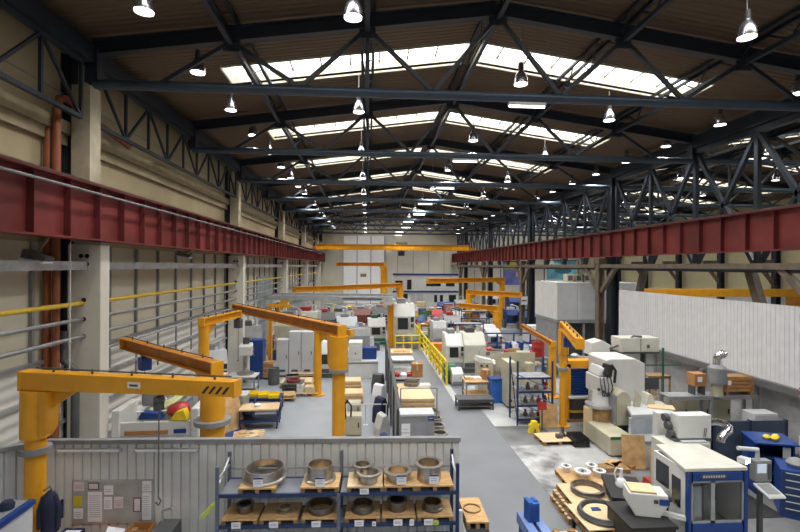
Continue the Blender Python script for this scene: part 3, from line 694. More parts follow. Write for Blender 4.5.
def carton(lab, x, y, z, w_, d, h, rz=0., m=card, nm='cardboard_box'):
    t = thing(nm, lab, 'box', (x, y, z), rz); B(-w_/2, w_/2, -d/2, d/2, 0, h).build('body', m, t, .006)
    B(-.03, .03, -d/2-.003, d/2+.003, h*.55, h+.003).build('tape', beige, t); return t
def table(lab, x, y, w_, d, h, rz=0., top=lgrey, leg=mgrey, shelf=True, nm='work_table', cat='table', tt=.05):
    t = thing(nm, lab, cat, (x, y, 0), rz); B(-w_/2, w_/2, -d/2, d/2, h-tt, h).build('table_top', top, t, .006)
    for a in (-1, 1):
        for b in (-1, 1): B(a*(w_/2-.05)-.03, a*(w_/2-.05)+.03, b*(d/2-.05)-.03, b*(d/2-.05)+.03, 0, h-tt).build('leg', leg, t)
    if shelf: B(-w_/2+.04, w_/2-.04, -d/2+.04, d/2-.04, h*.3, h*.3+.03).build('lower_shelf', top, t)
    B(-w_/2+.05, w_/2-.05, -d/2+.03, -d/2+.06, h-tt-.08, h-tt).build('apron', leg, t)
    return t
def rack_frame(lab, x, y, w_, d, h, levels, m=rackb, rz=0., nm='storage_rack', sheet=None, xbrace=True):
    t = thing(nm, lab, 'rack', (x, y, 0), rz)
    for a in (-1, 1):
        for b in (-1, 1): B(a*w_/2-.03, a*w_/2+.03, b*d/2-.03, b*d/2+.03, 0, h).build('upright', m, t)
    for z in levels:
        for b in (-1, 1): B(-w_/2, w_/2, b*d/2-.02, b*d/2+.02, z-.07, z).build('beam', m, t)
        B(-w_/2+.03, w_/2-.03, -d/2+.02, d/2-.02, z-.03, z-.005).build('shelf_panel', sheet or mgrey, t)
    if xbrace:
        for a in (-1, 1): MB().bar((a*w_/2, -d/2, .1), (a*w_/2, d/2, h-.1), .03).build('brace', m, t)
    return t
def drum(lab, x, y, z, r, h, m): 
    t = thing('drum', lab, 'drum', (x, y, z)); MB().lathe([(0,0),(r,0),(r,.0),(r*1.04,h*.33),(r,h*.35),(r*1.04,h*.66),(r,h*.68),(r,h),(r*.9,h),(r*.88,h-.02),(0,h-.02)], n=20).build('body', m, t)
    MB().cyl((r*.5,0,h-.02),(r*.5,0,h+.01),.04).build('bung', dgrey, t); return t
def machine(lab, x, y, w_, d, h, m=white, m2=mgrey, rz=0., win=True, panel=True, top=True, slope=.25, light=False, extra=False, cat='machine', nm='machining_centre'):
    """enclosed machine tool, front at local -y"""
    t = thing(nm, lab, cat, (x, y, 0), rz); b0 = h*.12
    MB().prism([(0, b0), (d, b0), (d, h), (d*slope, h), (0, h*.72)], 'x', -w_/2, w_/2).build('enclosure', m, t, .02)
    B(-w_/2+.03, w_/2-.03, .03, d-.03, 0, b0).build('base', m2, t)
    dr = B(-w_*.34, w_*.2, -.03, 0, h*.3, h*.7).build('sliding_door', m, t, .01)
    if win: B(-w_*.31, w_*.17, -.045, -.03, h*.40, h*.68).build('window', darkwin, dr)
    B(w_*.178, w_*.195, -.07, -.03, h*.4, h*.58).build('handle', steel, dr)
    B(-w_*.48, w_*.48, -.012, 0, h*.14, h*.26).build('kick_plate', m2, t)
    if panel:
        c = B(w_*.28, w_*.46, -.12, 0, h*.42, h*.72).build('control_panel', lgrey if m is not lgrey else white, t, .01)
        B(w_*.30, w_*.44, -.125, -.12, h*.58, h*.70).build('screen', darkwin, c); B(w_*.30, w_*.44, -.125, -.12, h*.45, h*.54).build('keypad', dgrey, c)
    if top:
        B(-w_*.3, w_*.1, d*.45, d*.9, h, h*1.12).build('top_unit', m2, t, .01); MB().cyl((w_*.3, d*.6, h), (w_*.3, d*.6, h*1.18), w_*.07).build('filter', lgrey, t)
    if extra:
        B(-w_*.5-.22, -w_*.5, d*.1, d*.7, 0, h*.42).build('coolant_tank', dgrey, t, .01); MB().tube([(-w_*.5-.1, d*.4, h*.42), (-w_*.5-.12, d*.4, h*.75), (-w_*.5+.02, d*.4, h*.86)], .045).build('coolant_hose', black, t)
        MB().prism([(d*.2,0),(d*.45,0),(d*.5,h*.5),(d*.62,h*.5),(d*.62,h*.58),(d*.4,h*.58)], 'x', w_*.5, w_*.5+.3).build('chip_conveyor', m2, t); B(w_*.5+.32, w_*.5+.7, d*.25, d*.7, 0, .55).build('chip_bin', random.choice((dgrey, blue, mgrey, green)), t, .01)
        MB().tube([(-w_*.1, d*.7, h*1.1), (-w_*.05, d*.75, h*1.25), (w_*.2, d*.7, h*1.2), (w_*.3, d*.6, h*1.12)], .05).build('duct_hose', galv, t)
    if light: MB().cyl((-w_*.4, d*.7, h), (-w_*.4, d*.7, h*1.2), .04).build('signal_post', redp, t)
    return t
def column_drill(lab, x, y, h, m=white, mb_=mgrey, rz=0.):
    t = thing('column_drill', lab, 'machine', (x, y, 0), rz)
    B(-.45, .45, -.7, .45, 0, .16).build('base', mb_, t, .02); MB().cyl((0,.15,.16), (0,.15,h), .16, n=18).build('column', m, t)
    B(-.3, .3, -.75, .35, h*.78, h*1.0).build('head', m, t, .05); MB().cyl((0,-.5,h*.5), (0,-.5,h*.78), .07).build('spindle', steel, t)
    MB().cyl((0,-.4,h*.36), (0,-.4,h*.40), .38, n=24).build('table', steel, t); MB().bar((0,.1,h*.38),(0,-.3,h*.38),.16,.08).build('table_arm', m, t)
    MB().cyl((0,-.05,h), (0,-.05,h*1.14), .15).build('motor', dgrey, t)
    for k in range(3): a = k*2.1; MB().tube([(.3,-.5,h*.86),(.36,-.5+.2*math.cos(a),h*.86+.2*math.sin(a))], .012, 6).build('lever', steel, t)
    return t
def lathe_machine(lab, x, y, L, h=1.2, m=beige, rz=0.):
    """long horizontal lathe, operator side at local -y"""
    t = thing('lathe', lab, 'machine', (x, y, 0), rz)
    B(-L/2, L/2, -.35, .35, .0, h*.45).build('stand', m, t, .02); MB().prism([(-.3,h*.45),(.3,h*.45),(.22,h*.62),(-.22,h*.62)], 'x', -L/2+.1, L/2-.05).build('bed', steeld, t)
    hs = B(-L/2, -L/2+L*.24, -.4, .42, h*.45, h*1.08).build('headstock', m, t, .03)
    for k in range(2): MB().cyl((-L/2+.15+.25*k,-.44,h*.95),(-L/2+.15+.25*k,-.40,h*.95),.06).build('dial', dgrey, hs)
    MB().cyl((-L/2+L*.24,0,h*.9),(-L/2+L*.24+.14,0,h*.9),.26,n=24).build('chuck', steel, t)
    B(-.25, .25, -.42, .36, h*.58, h*.80).build('carriage', m, t, .02); MB().cyl((0,-.46,h*.7),(0,-.42,h*.7),.11).build('handwheel', steel, t)
    B(L*.3, L*.42, -.2, .2, h*.62, h*1.0).build('tailstock', m, t, .03)
    B(-L/2+L*.25, L/2, .38, .42, h*.5, h*1.3).build('splash_guard', m, t); B(-L*.2, L*.45, -.55, -.3, h*.2, h*.26).build('chip_tray', mgrey, t)
    return t

# ------------------------------------------------------------------ left bay
t = thing('engine_test_bed', 'open-topped white machine trough behind the partition with coloured sheets in it', 'machine', (-5.45, 12.75, .33), .05)
mb = MB(); mb.box(-1.05,1.05,-.5,.5,-.33,1.05); mb.build('base', lgrey, t)
B(-1.05,1.05,-.5,-.42,1.05,1.42).build('front_panel', white, t, .02); B(-1.05,1.05,.42,.5,1.05,1.42).build('rear_panel', white, t, .02)
for s in (-1,1): B(s*.96-.1, s*.96+.1, -.55, .55, 1.0, 1.75).build('end_housing', white, t, .03)
B(-.75,.3,-.54,-.5,1.1,1.2).build('slot_cover', card, t); B(.45,.75,-.545,-.5,1.12,1.22).build('blue_marker', blue, t)
MB().cyl((-.8,-.2,1.25),(.75,-.2,1.25),.07).build('shaft', steel, t)
tp = MB()
for k in range(9):
    a = -.55+.1*k; tp.poly([(a,-.25+.02*k,1.36+.05*k),(a+.16,-.25+.02*k,1.40+.055*k),(a+.3,.3,1.62+.05*k),(a+.1,.32,1.55+.05*k),(a,-.25+.02*k,1.33+.05*k),(a+.16,-.25+.02*k,1.37+.055*k),(a+.3,.3,1.59+.05*k),(a+.1,.32,1.52+.05*k)], [(0,1,2,3),(7,6,5,4),(0,4,5,1),(1,5,6,2),(2,6,7,3),(3,7,4,0)])
o = tp.build('folded_sheet', mat('yellow green film', (.66,.68,.36), .5)); tag(o, 'heap of pale yellow-green film draped over the white trough', 'sheet', loc=t.location)
tag(MB().lathe([(0,0),(.22,0),(.3,.1),(.28,.22),(.2,.3),(0,.32)]).build('bag', redp), 'dark red bag sitting on the right half of the white trough', 'bag', loc=(-5.05, 12.75, 1.77))
tag(MB().prism([(-.2,0),(.25,0),(.15,.26),(-.05,.2)], 'y', -.15, .12).build('cover', hivis), 'yellow plastic cover in front of the red bag on the white trough', 'cover', loc=(-4.9, 12.42, 1.77))
tag(MB().prism([(-.3,0),(.3,0),(.2,.14),(-.2,.18)], 'y', -.12, .12).build('cloth', blue), 'crumpled blue cloth in the middle of the white trough', 'cloth', loc=(-5.65, 12.5, 1.77))
column_drill('grey drilling machine between the front pillar and the white trough', -6.45, 14.6, 2.15, mgrey, dgrey, .3)
t = table('round table with white top and tools in the left bay', *at(243, 391), 1.3, .9, .75, top=white)
column_drill('white column drill standing against the left wall beyond the round table', *at(246, 388), 2.1, white, mgrey, .2)
cabinet('tall blue cabinet beside the white column drill', *at(255.5, 380), .7, .7, 2.0, blue, nm='tool_cabinet', vents=False)
machine('pale grey wall-side machine behind the first yellow jib cranes', *at(214, 394), 1.2, 1.0, 1.9, lgrey, mgrey, .5)
lathe_machine('grey-green lathe along the left wall behind the slim jib crane', -6.2, 19.3, 2.6, 1.15, lgrey, math.pi/2)
machine('dark grey press by the left wall near the second pillar', -6.6, 26.6, 1.3, 1.0, 2.3, mgrey, dgrey, .4, panel=False)
# blue trolleys with wooden tops
def trolley(lab, x, y, w_, d, h, rz, top=wood2):
    t = thing('parts_trolley', lab, 'trolley', (x, y, 0), rz)
    for z in (.25, h-.05): B(-w_/2, w_/2, -d/2, d/2, z, z+.05).build('deck', top if z > .3 else rackb, t)
    for a in (-1,1):
        for b in (-1,1):
            B(a*(w_/2-.03)-.025, a*(w_/2-.03)+.025, b*(d/2-.03)-.025, b*(d/2-.03)+.025, .12, h-.05).build('post', rackb, t)
            MB().cyl((a*(w_/2-.05)-.02, b*(d/2-.06), .06), (a*(w_/2-.05)+.02, b*(d/2-.06), .06), .06).build('wheel', black, t)
    MB().tube([(w_/2,-d/2+.05,h*.6),(w_/2+.08,-d/2+.05,h+.2),(w_/2+.08,d/2-.05,h+.2),(w_/2,d/2-.05,h*.6)], .018).build('push_handle', rackb, t)
    return t
x, y = at(259, 428); trolley('blue trolley with pale wooden top in the left bay', x, y+.2, 1.35, .8, .72, .05)
tag(MB().lathe([(0,0),(.1,0),(.13,.06),(.05,.1),(0,.1)]).build('cloth', paper), 'crumpled white cloth on the wooden-topped blue trolley', 'cloth', loc=(x-.1, y+.2, .72))
x, y = at(225, 430); trolley('blue trolley with grey metal bin partly behind the big jib column', x, y+.9, 1.5, .8, .6, .1, rackb)
t = thing('metal_bin', 'grey sheet-metal bin on the blue trolley behind the jib column', 'bin', (x, y+.9, .6), .1); B(-.6,.55,-.33,.33,0,.42).build('body', galv, t, .03); B(-.62,.57,-.35,.35,.40,.44).build('rim', lgrey, t)
x, y = at(262, 411); t = table('low blue bench carrying yellow trays in the left bay', x, y+.2, 1.5, .8, .55, 0, rackb, rackb)
for i in range(3):
    tr = thing('parts_tray', 'yellow parts tray on the low blue bench, ' + ('nearest the aisle','middle one','nearest the wall')[i], 'tray', (x+.45-.45*i, y+.2+.12*(i-1), .55), .1)
    B(-.2,.2,-.28,.28,0,.02).build('bottom', hivis, tr)
    for s in (-1,1): B(s*.19-.01,s*.19+.01,-.28,.28,.02,.12).build('side', hivis, tr); B(-.2,.2,s*.27-.01,s*.27+.01,.02,.12).build('end', hivis, tr)
x, y = at(248, 440); pallet('wooden pallet heaped with offcuts just behind the partition', x, y+.1, .2, 1.0, .8)
for i in range(4): tag(MB().prism([(-.2,-.12),(.22,-.08),(.15,.14),(-.12,.1)], 'z', 0, .03).build('wood_offcut', wood2 if i % 2 else wood), 'wood offcut on the pallet behind the partition, ' + ('front left','front right','back left','back right')[i], 'wood', loc=(x-.25+.45*(i % 2), y-.08+.35*(i//2), .15), rz=i*.8)
x, y = at(231, 440); tag(MB().prism([(-.5,-.5),(.3,-.6),(.5,.5),(-.3,.5)], 'z', 0, .05).build('tarpaulin', blue), 'folded blue tarpaulin on the floor behind the partition beside the jib column', 'tarpaulin', loc=(x, y+.35, 0))
tag(B(-.5,.5,-.02,.02,0,1.3).build('plywood_board', wood), 'brown plywood sheet leaning by the big jib column', 'board', loc=(x-.15, y+.75, 0)).rotation_euler = (-.35, 0, .9)
# the three grey cabinets
for i, (a, b, h) in enumerate(((276, 288.5, 1.95), (288.5, 301, 2.35), (301, 313.5, 2.35))):
    Y = 24.2; xa, xb = D(a, 377, Y).x, D(b, 377, Y).x
    cabinet(('lower left', 'tall middle', 'tall right')[i]+' of the three light grey switch cabinets in the left bay', (xa+xb)/2, Y, xb-xa-.02, .6, h, lgrey)
x, y = at(300, 388.5); pallet('wooden pallet with dark bearers in front of the three grey cabinets', x-.2, y+.5, .0, 1.5, 1.0, top=wood2, solid=True); board_stack('pale boards on the front pallet before the grey cabinets', x-.2, y+.5, .02, 1.45, .95, .14, m=wood2)
x, y = at(299, 380); pallet('pallet right against the three grey cabinets', x+.3, y+.7, 0, 1.6, .8, solid=True); board_stack('pale sheet boards on the pallet against the grey cabinets', x+.3, y+.7, .0, 1.5, .75, .1)
x, y = at(306, 396.5); pallet('small pallet with white and wooden boxes beside the slim jib column', x, y+.3, .0, 1.0, .7)
carton('white box on the small pallet beside the slim jib column', x-.28, y+.3, .145, .3, .4, .34, m=white); carton('plywood box on the small pallet beside the slim jib column', x+.18, y+.3, .145, .5, .45, .25, m=wood2)
x, y = at(291, 397); t = table('dark grey low table left of the small pallet', x, y+.7, .9, .9, .5, 0, dgrey, dgrey)
ring('dark red rubber ring lying on the dark grey low table', (x, y+.7, .5), hoop(.3,.12,.06), mat('dark red rubber', (.2,.05,.05), .7))
x, y = at(282, 402); pallet('pallet with brown boards beside the low blue bench', x, y+.4, .1, 1.0, .8); board_stack('brown boards on the pallet beside the low blue bench', x, y+.4, .1, .9, .7, .12, m=wood)
# white machine with window behind slim jib
t = machine('white framed machine with dark window behind the slim jib column', *at(327, 378), .95, 1.1, 1.8, white, dgrey, panel=False, top=False)
t = thing('machining_centre', 'L-shaped white machine with tall left tower in the middle of the left bay', 'machine', (*at(363, 378.5), 0))
B(-.75,-.05,0.01,1.0,.905,1.85).build('tower', white, t, .02); B(-.75,.78,0,1.0,.0,.9).build('body', white, t, .02); B(-.75,.78,-.02,0,.78,.82).build('seam_strip', dgrey, t)
B(-.6,-.2,-.025,0,1.0,1.7).build('tower_door', white, t, .01); MB().cyl((-.4,-.04,1.3),(-.4,-.02,1.3),.04).build('knob', black, t); B(-.05,.7,.4,1.0,.9,1.5).build('blue_guard', blue, t, .02); B(-.7,.7,.05,.95,0,.06).build('plinth', black, t)
for i, (px, py, h, w_, lab) in enumerate(((352,392,.35,.85,'plywood stack on the floor right of the big yellow jib column, farthest one'), (353,404,.3,.85,'second plywood stack right of the big yellow jib column'))):
    x, y = at(px, py); pallet('pallet under the '+lab.split(' on ')[0].split(' right')[0]+(' farthest right of the big jib column' if i == 0 else ' nearer right of the big jib column'), x, y+.4, 0, w_, .9, solid=True); board_stack(lab, x, y+.4, 0, w_*.98, .85, h, m=wood2, n=4)
x, y = at(354, 420); cabinet('small beige box cabinet behind the partition, farther one', x, y+.1, .5, .5, .6, beige, nm='box_cabinet', vents=False); 
x, y = at(353, 442); cabinet('small beige box cabinet just behind the partition, nearer one', x, y+.3, .55, .5, .75, beige, nm='box_cabinet', vents=False)
x, y = at(342, 440)
for i in range(2): tag(MB().tube([(0,0,.9),(.12,0,.75),(.1,.03,.3),(-.06,.03,.28),(-.1,0,.8),(0,0,.95)], .03).build('coiled_hose', black), ('left','right')[i]+' black hose coil hanging by the foot of the big yellow jib column', 'hose', loc=(x+.3*i-.12, y+.1, .35))
# thin white barrier rail across the left bay and in front of white machine
def rail_barrier(lab, p, q, h, m, r=.03, mids=(.5,), n=3):
    t = thing('guard_rail', lab, 'railing', (p[0], p[1], 0), math.atan2(q[1]-p[1], q[0]-p[0])); L = math.hypot(q[0]-p[0], q[1]-p[1])
    for z in (h,)+tuple(h*k for k in mids): MB().tube([(0,0,z),(L,0,z)], r).build('rail', m, t)
    for k in range(n): MB().tube([(L*k/(n-1),0,0),(L*k/(n-1),0,h)], r*1.1).build('post', m, t); MB().cb(L*k/(n-1),0,0,.16,.16,.015).build('foot', m, t)
    return t
rail_barrier('thin white barrier rail across the left bay floor behind the partition', D(345, 404, 16.8)[:2], (.7, 16.8), .75, white, .022, (), 3)
# divider with clutter
t = thing('divider_screen', 'long dark grey divider screen running down the hall beside the aisle tables', 'screen', (.86, 12.2, 0), math.radians(90-.6))
B(0, 11.3, -.03, .03, .1, 2.0).build('panel', mgrey, t); B(0,11.3,-.05,.05,1.95,2.03).build('top_rail', dgrey, t)
for k in range(6): B(2.2*k, 2.2*k+.07, -.08, .08, 0, 2.0).build('post', dgrey, t)
for i in range(6):
    m = (paper, blue, white, leather, paper, dgrey)[i]; yy = 11.3+1.9*i
    tag(MB().prism([(-.2,0),(.17,0),(.19,.6),(.07,.95),(-.07,.9),(-.19,.5)], 'y', -.22, .26).build('machine_cover', m), '%s covered piece of equipment left of the divider screen, %s from the camera' % (('white','blue','white','dark blue','white','dark grey')[i], ORD[i]), 'equipment', loc=(.5, yy, 0), rz=.2*i)
cabinet('dark blue narrow cabinet between the partition and the divider screen', .2, 10.2, .45, .5, 1.3, leather, nm='tool_cabinet', vents=False)
# aisle-side tables
t = thing('display_cabinet', 'grey metal cabinet back with two printed sheets beside the aisle', 'cabinet', (D(417, 425, 11.5).x, 11.4, 0))
B(-.42,.42,0,.5,0,2.08).build('body', mgrey, t, .01); B(-.43,.43,-.01,.51,2.06,2.11).build('top', lgrey, t)
for k in range(2): s = B(-.40,-.18,-.008,0,1.42+.24*k,1.64+.24*k).build('sheet', paper, t); B(-.37,-.22,-.01,-.008,1.5+.24*k,1.51+.24*k).build('print', mgrey, s)
s = B(.26,.41,-.01,0,1.95,2.06).build('blue_label', blue, t); B(.28,.39,-.012,-.01,2.0,2.012).build('print', paper, s)
B(-.05,.2,-.006,0,1.3,1.9).build('faded_sheet', mat('faded sheet', (.28,.28,.33), .7), t)
x = D(414, 400, 17).x
t = table('low steel table under the large pale board stack beside the aisle', x, 17.6, 1.45, 2.3, .7, 0, mgrey, mgrey); board_stack('large stack of pale plywood boards beside the aisle', x, 17.6, 0, 1.4, 2.2, .32, .7, wood2, 4)
rail_barrier('thin steel hoop rail in front of the large plywood stack', (x-.55, 16.3), (x+.75, 16.3), 1.45, mgrey, .02, (), 2)
ring('dull steel ring lying on the large plywood stack', (x+.05, 18.4, 1.02), hoop(.32,.14,.05), steeld)
tag(B(-.25,.25,-.2,.2,0,.06).build('white_tray', white), 'flat white tray beside the ring on the large plywood stack', 'tray', loc=(x+.52, 18.3, 1.02))
Y = 21.6; x = D(402, 370, Y).x
t = table('steel table with red parts farther along the aisle', x+.1, Y, 1.35, 1.3, .65, 0, mgrey, dgrey)
for i in range(4): tag(MB().lathe([(0,0),(.15,0),(.17,.12),(.1,.2),(0,.22)]).build('casting', redp if i != 2 else paper), ('left red','middle red','white','right red')[i]+' lumpy part on the steel table beside the aisle', 'part', loc=(x-.55+.3*i, Y-.3+.15*(i % 2), .65))
carton('large brown cardboard box at the aisle end of the steel table', x+.68, Y-.2, .65, .5, .5, .62, m=card)
Y = 24.5; x = D(401, 352, Y).x
t = table('white-topped work table behind the red parts beside the aisle', x, Y, 1.3, 1.2, .9, 0, white, galv)
Y = 28; x = D(401, 348, Y).x
pallet('pallet with pale boards at the far end of the aisle tables', x, Y, 0, 1.4, 1.4, solid=True); board_stack('pale boards on the farthest pallet beside the aisle', x, Y, 0, 1.3, 1.3, .5, m=wood2, n=4); tag(MB().prism([(-.5,-.4),(.5,-.4),(.6,.4),(-.4,.4)],'z',0,.04).build('board', wood), 'brown board lying on the farthest board stack beside the aisle', 'board', loc=(x, Y, .65))
for i in range(5):
    x, y = at(436+2.2*i if i < 3 else 432+3*i, (437, 431, 425, 419, 414)[i])
    x, y = 2.35+.03*i, 14.2+.75*i
    ring('steel ring on the floor at the aisle edge, %s from the camera' % ORD[i], (x, y, .0), hoop(.24, .36, .05, .03, .03), steel)
# far left and mid
machine('tall white machining centre at the left edge of the aisle', D(404, 345, 33.5).x, 33.3, 1.55, 2.0, 3.0, white, mgrey, top=True)
drum('grey round tank right of the tall white machining centre', D(414, 340, 33).x-.2, 32.4, 0, .42, 1.0, mgrey)
rail_barrier('yellow barrier across the left side beside the white machining centre', (1.9, 31.6), (3.6, 31.6), 1.0, hivis, .05, (.5,), 4)
rail_barrier('yellow safety railing along the right edge of the aisle, near stretch', (3.85, 22.2), (3.82, 27.5), 1.15, hivis, .05, (.33,.66), 6)
rail_barrier('yellow safety railing along the right edge of the aisle, far stretch', (3.82, 28.2), (3.85, 37.5), 1.1, hivis, .05, (.33,.66), 7)
for i in range(5): tag(MB().prism([(-.5,.3),(.5,.3),(.5,.9),(-.5,.9)], 'x', -.02, .0).build('safety_panel', hivis), 'yellow panel hung on the near railing stretch, %s from the camera' % ORD[i], 'panel', loc=(3.9, 22.8+1.05*i, 0))
x, y = at(425, 348); cabinet('dark green waste bin at the aisle edge by the railing', x, y, .5, .5, .9, green, nm='waste_bin', cat='bin', vents=False)
tag(B(-.45,.45,-.35,.35,0,.5).build('crate', orange), 'orange crate behind the far railing stretch', 'crate', loc=(4.75, 31.5, 0))

# ------------------------------------------------------------------ mid right machines
FILL = [
 # px, base py, w(m), d, h, colour, second, label, window
 (455,372,1.0,1.6,2.0,white,mgrey,'white machine behind the yellow railing with grey chip guard',True),
 (475,373,1.2,1.5,2.1,offw,dgrey,'off-white machine with rounded hood right of the railing',False),
 (450.5,384,.6,.7,.9,green,dgrey,'dark green pump unit at the near end of the railing',False),
 (458,386,.55,.6,.8,white,mgrey,'small white unit beside the green pump',False),
 (440,345,1.0,1.4,1.7,lgrey,mgrey,'pale grey sloping machine left of the white hooded machines',False),
 (453,340,1.3,1.3,1.9,mgrey,redp,'mid grey machine with red base farther behind the railing',True),
 (495,352,1.0,1.2,1.5,lgrey,dgrey,'light grey cabinet machine under the low yellow jib',True),
 (488,345,1.4,1.2,1.4,lgrey,blue,'white machine with blue base beneath the far jibs',True),
 (537,345,1.2,1.2,1.4,lgrey,blue,'grey machine with blue base left of the white cabin',False),
 (515,328,1.6,1.3,1.7,blue,white,'blue machine beyond the low yellow jib',True),
 (530,330,1.6,1.3,1.6,blue,mgrey,'blue machine nearest the white cabin corner',False),
 (437,327,1.0,1.0,1.6,redp,white,'red machine far along the right edge of the aisle',True),
 (459,327,1.2,1.1,1.4,lgrey,redp,'grey machine with red base behind the red one',False),
 (446,314,1.8,1.2,1.4,blue,lgrey,'far blue workstation near the office block',True),
 (462,312,1.6,1.2,1.5,mgrey,blue,'far grey workstation right of the blue one',False),
 (473,318,1.6,1.4,1.6,leather,blue,'dark blue machine among the far jib columns',False),
 (347,346,1.5,1.5,2.0,lgrey,mgrey,'pale grey machine left of the monorail post',True),
 (358,352,1.6,1.4,1.5,mgrey,lgrey,'mid grey machine with sloping hood behind the L-shaped white machine',False),
 (377,345,1.3,1.2,1.9,white,green,'white machine with green base right of the grey hooded one',True),
 (340,333,1.8,1.4,1.8,mgrey,dgrey,'far mid grey machine below the monorail beam',True),
 (362,328,1.8,1.4,1.7,mat('red-brown machine paint',(.16,.05,.04),.5),mgrey,'far red-brown machine below the monorail beam',False),
 (380,330,1.5,1.4,2.0,dgrey,mgrey,'far dark grey machine beside the tall white machining centre',True),
 (305,345,1.8,1.5,2.4,offw,redp,'off-white machine with red base behind the three grey cabinets',True),
 (288,350,1.9,1.4,2.3,beige,mgrey,'beige machine behind the low grey cabinet',False),
 (325,338,1.6,1.4,2.0,dgrey,redp,'dark machine with red base behind the slim jib crane',False),
 (300,330,2.0,1.5,2.6,mgrey,mgrey,'tall grey machine under the far orange jib arm',False),
]
OCC = [(x_, y_, 1.0) for x_, y_ in ((8.1, 20), (7.1, 16.3), (9.2, 29), (9.7, 29), (8.8, 29), (4.7, 31.5), (9, 28.4))]+[(13.2, y_, .6) for y_ in (12, 25, 38, 51, 64)]
for px, py, w_, d, h, m, m2, lab, win in FILL:
    x, y = at(px, py); OCC.append((x+.2, y+d/2, .62*max(w_+.6, d))); machine(lab, x, y, w_, d, h, m, m2, rz=random.uniform(-.12, .12), win=win, panel=win, top=h > 1.6, slope=random.choice((.2,.35,.5)), extra=w_ > 1.25 and px not in (475, 488, 437, 377))
lathe_machine('long beige lathe with white cover behind the blue tube rack', 6.55, 21.2, 2.9, 1.3, beige, -.03)
tag(MB().prism([(-.42,0),(.42,0),(.3,.06),(-.36,.2)], 'y', -.3, .3).build('cover', white), 'white sheet-metal cover standing on the left end of the long beige lathe', 'cover', loc=(5.45, 21.2, 1.41))
x = D(510, 395, 18.6).x
cabinet('narrow beige upright cabinet at the left of the blue tube rack', x, 18.4, .35, .9, 1.9, beige, nm='locker')
# work bench with wooden top
x = D(476, 385, 20.2).x
t = table('wooden-topped work bench with cartons in front of the long lathe', x, 19.9, 1.25, .9, .85, 0, wood, mgrey)
for i in range(3): carton('%s carton on the wooden work bench' % ('left flat','middle','right tall')[i], x-.4+.38*i, 19.95, .85, .32, .35, (.12,.1,.42)[i], .1*i, (wood2, paper, card)[i])
t = thing('blue_bin', 'bright blue plastic bin on edge beside the wooden work bench', 'bin', (D(495, 385, 19.5).x+.08, 19.4, 0), .1); MB().prism([(-.28,0),(.28,0),(.36,1.0),(-.36,1.0)], 'y', -.25, .25).build('body', mat('bright blue plastic', (.02,.13,.5), .4), t, .02); B(-.38,.38,-.27,.27,.97,1.04).build('rim', blue, t)
t = table('low dark bench with shelf in front of the wooden work bench', D(476, 398, 18.3).x, 18.6, 1.5, .7, .45, 0, dgrey, dgrey)
x = D(538, 352, 22.3).x; t = table('grey stand behind the long lathe carrying a red drum', x, 22.3, .8, .8, 1.35, 0, mgrey, mgrey); drum('red drum on the grey stand beside the small yellow jib crane', x, 22.3, 1.35, .3, .75, redp)
for i, (px, w_, m) in enumerate(((505, .9, blue), (512, .8, paper), (518, .7, blue))): tag(MB().prism([(-.14,0),(.14,0),(.2,.95),(.02,1.0)], 'y', -.4, .4).build('sheet_cover', m), ('left blue','middle white','right blue')[i]+' leaning cover under the low yellow jib arm', 'cover', loc=(D(px, 345, 29).x, 28.5+.2*i, 0))
tag(B(-.35,.35,-.03,.03,0,1.1).build('plywood_board', wood), 'upright plywood panel right of the leaning covers', 'board', loc=(D(514, 350, 26).x, 26, 0))
for i, (px, Y, w_) in enumerate(((474, 39, 2.4), (467, 30.5, 2.0))): rack_frame(('farther','nearer')[i]+' blue parts rack among the far jib columns', D(px, 320, Y).x, Y, w_, .9, 2.1, (.2,.8,1.4,2.0), sheet=galv)
for r_, (px, Y) in enumerate(((474, 39), (467, 30.5))):
    for z in (.2,.8,1.4):
        for k in range(3): carton('%s box on the %s blue parts rack, %s shelf' % (('left','middle','right')[k], ('farther','nearer')[r_], {.2:'bottom',.8:'middle',1.4:'upper'}[z]), D(px, 320, Y).x-.7+.7*k, Y, z, .5, .6, .35, 0, (card, paper, wood2, blue, mgrey)[(k+r_+int(z*3)) % 5])
rail_barrier('blue railing in front of the machines left of the white cabin', (7.6, 30.5), (11.0, 30.5), 1.3, blue, .05, (.5,), 4)
# blue tube rack, near
x = D(540, 430, 16.2).x
t = rack_frame('blue-grey tube rack full of small tooling in front of the long lathe', x-.1, 16.9, 1.3, .9, 2.35, (.25,.75,1.25,1.75), rackb, sheet=galv)
for z in (.3, .8, 1.3): MB().bar((-.64,-.45,z+.55), (.64,-.45,z), .035).build('sloping_tube', mat('rack tube paint', (.15,.2,.32), .4), t)
ri = 0
for z, cnt in ((.25,5), (.75,5), (1.25,4)):
    for k in range(cnt):
        ri += 1
        tag(MB().lathe([(0,0),(.07,0),(.08,.12),(.045,.16),(.04,.26),(0,.27)], n=14).build('tool_holder', (redp, white, steel, rackb, dgrey)[(k*2+ri) % 5]), '%s tool holder from the left on the %s shelf of the tube rack' % (ORD[k], {.25:'lowest',.75:'second',1.25:'third'}[z]), 'tool', loc=(x-.6+1.0*k/(cnt-1), 16.75, z), group=None)
tag(B(-.33,.33,-.015,.015,0,.82).build('plywood_board', wood), 'upright plywood panel leaning on the front of the blue tube rack', 'board', loc=(D(549, 428, 16.2).x, 16.2, 0)).rotation_euler = (-.12, 0, 0)
t = thing('folding_rule_stand', 'red sign plate on a stand in front of the blue tube rack', 'sign', (D(542, 428, 15.95).x, 15.95, 0)); B(-.02,.02,-.02,.02,0,.75).build('post', dgrey, t); MB().prism([(-.17,.72),(.17,.72),(.14,1.0),(-.14,1.0)], 'y', -.03,.0).build('plate', redp, t); B(-.15,.15,-.15,.15,0,.02).build('foot', dgrey, t)
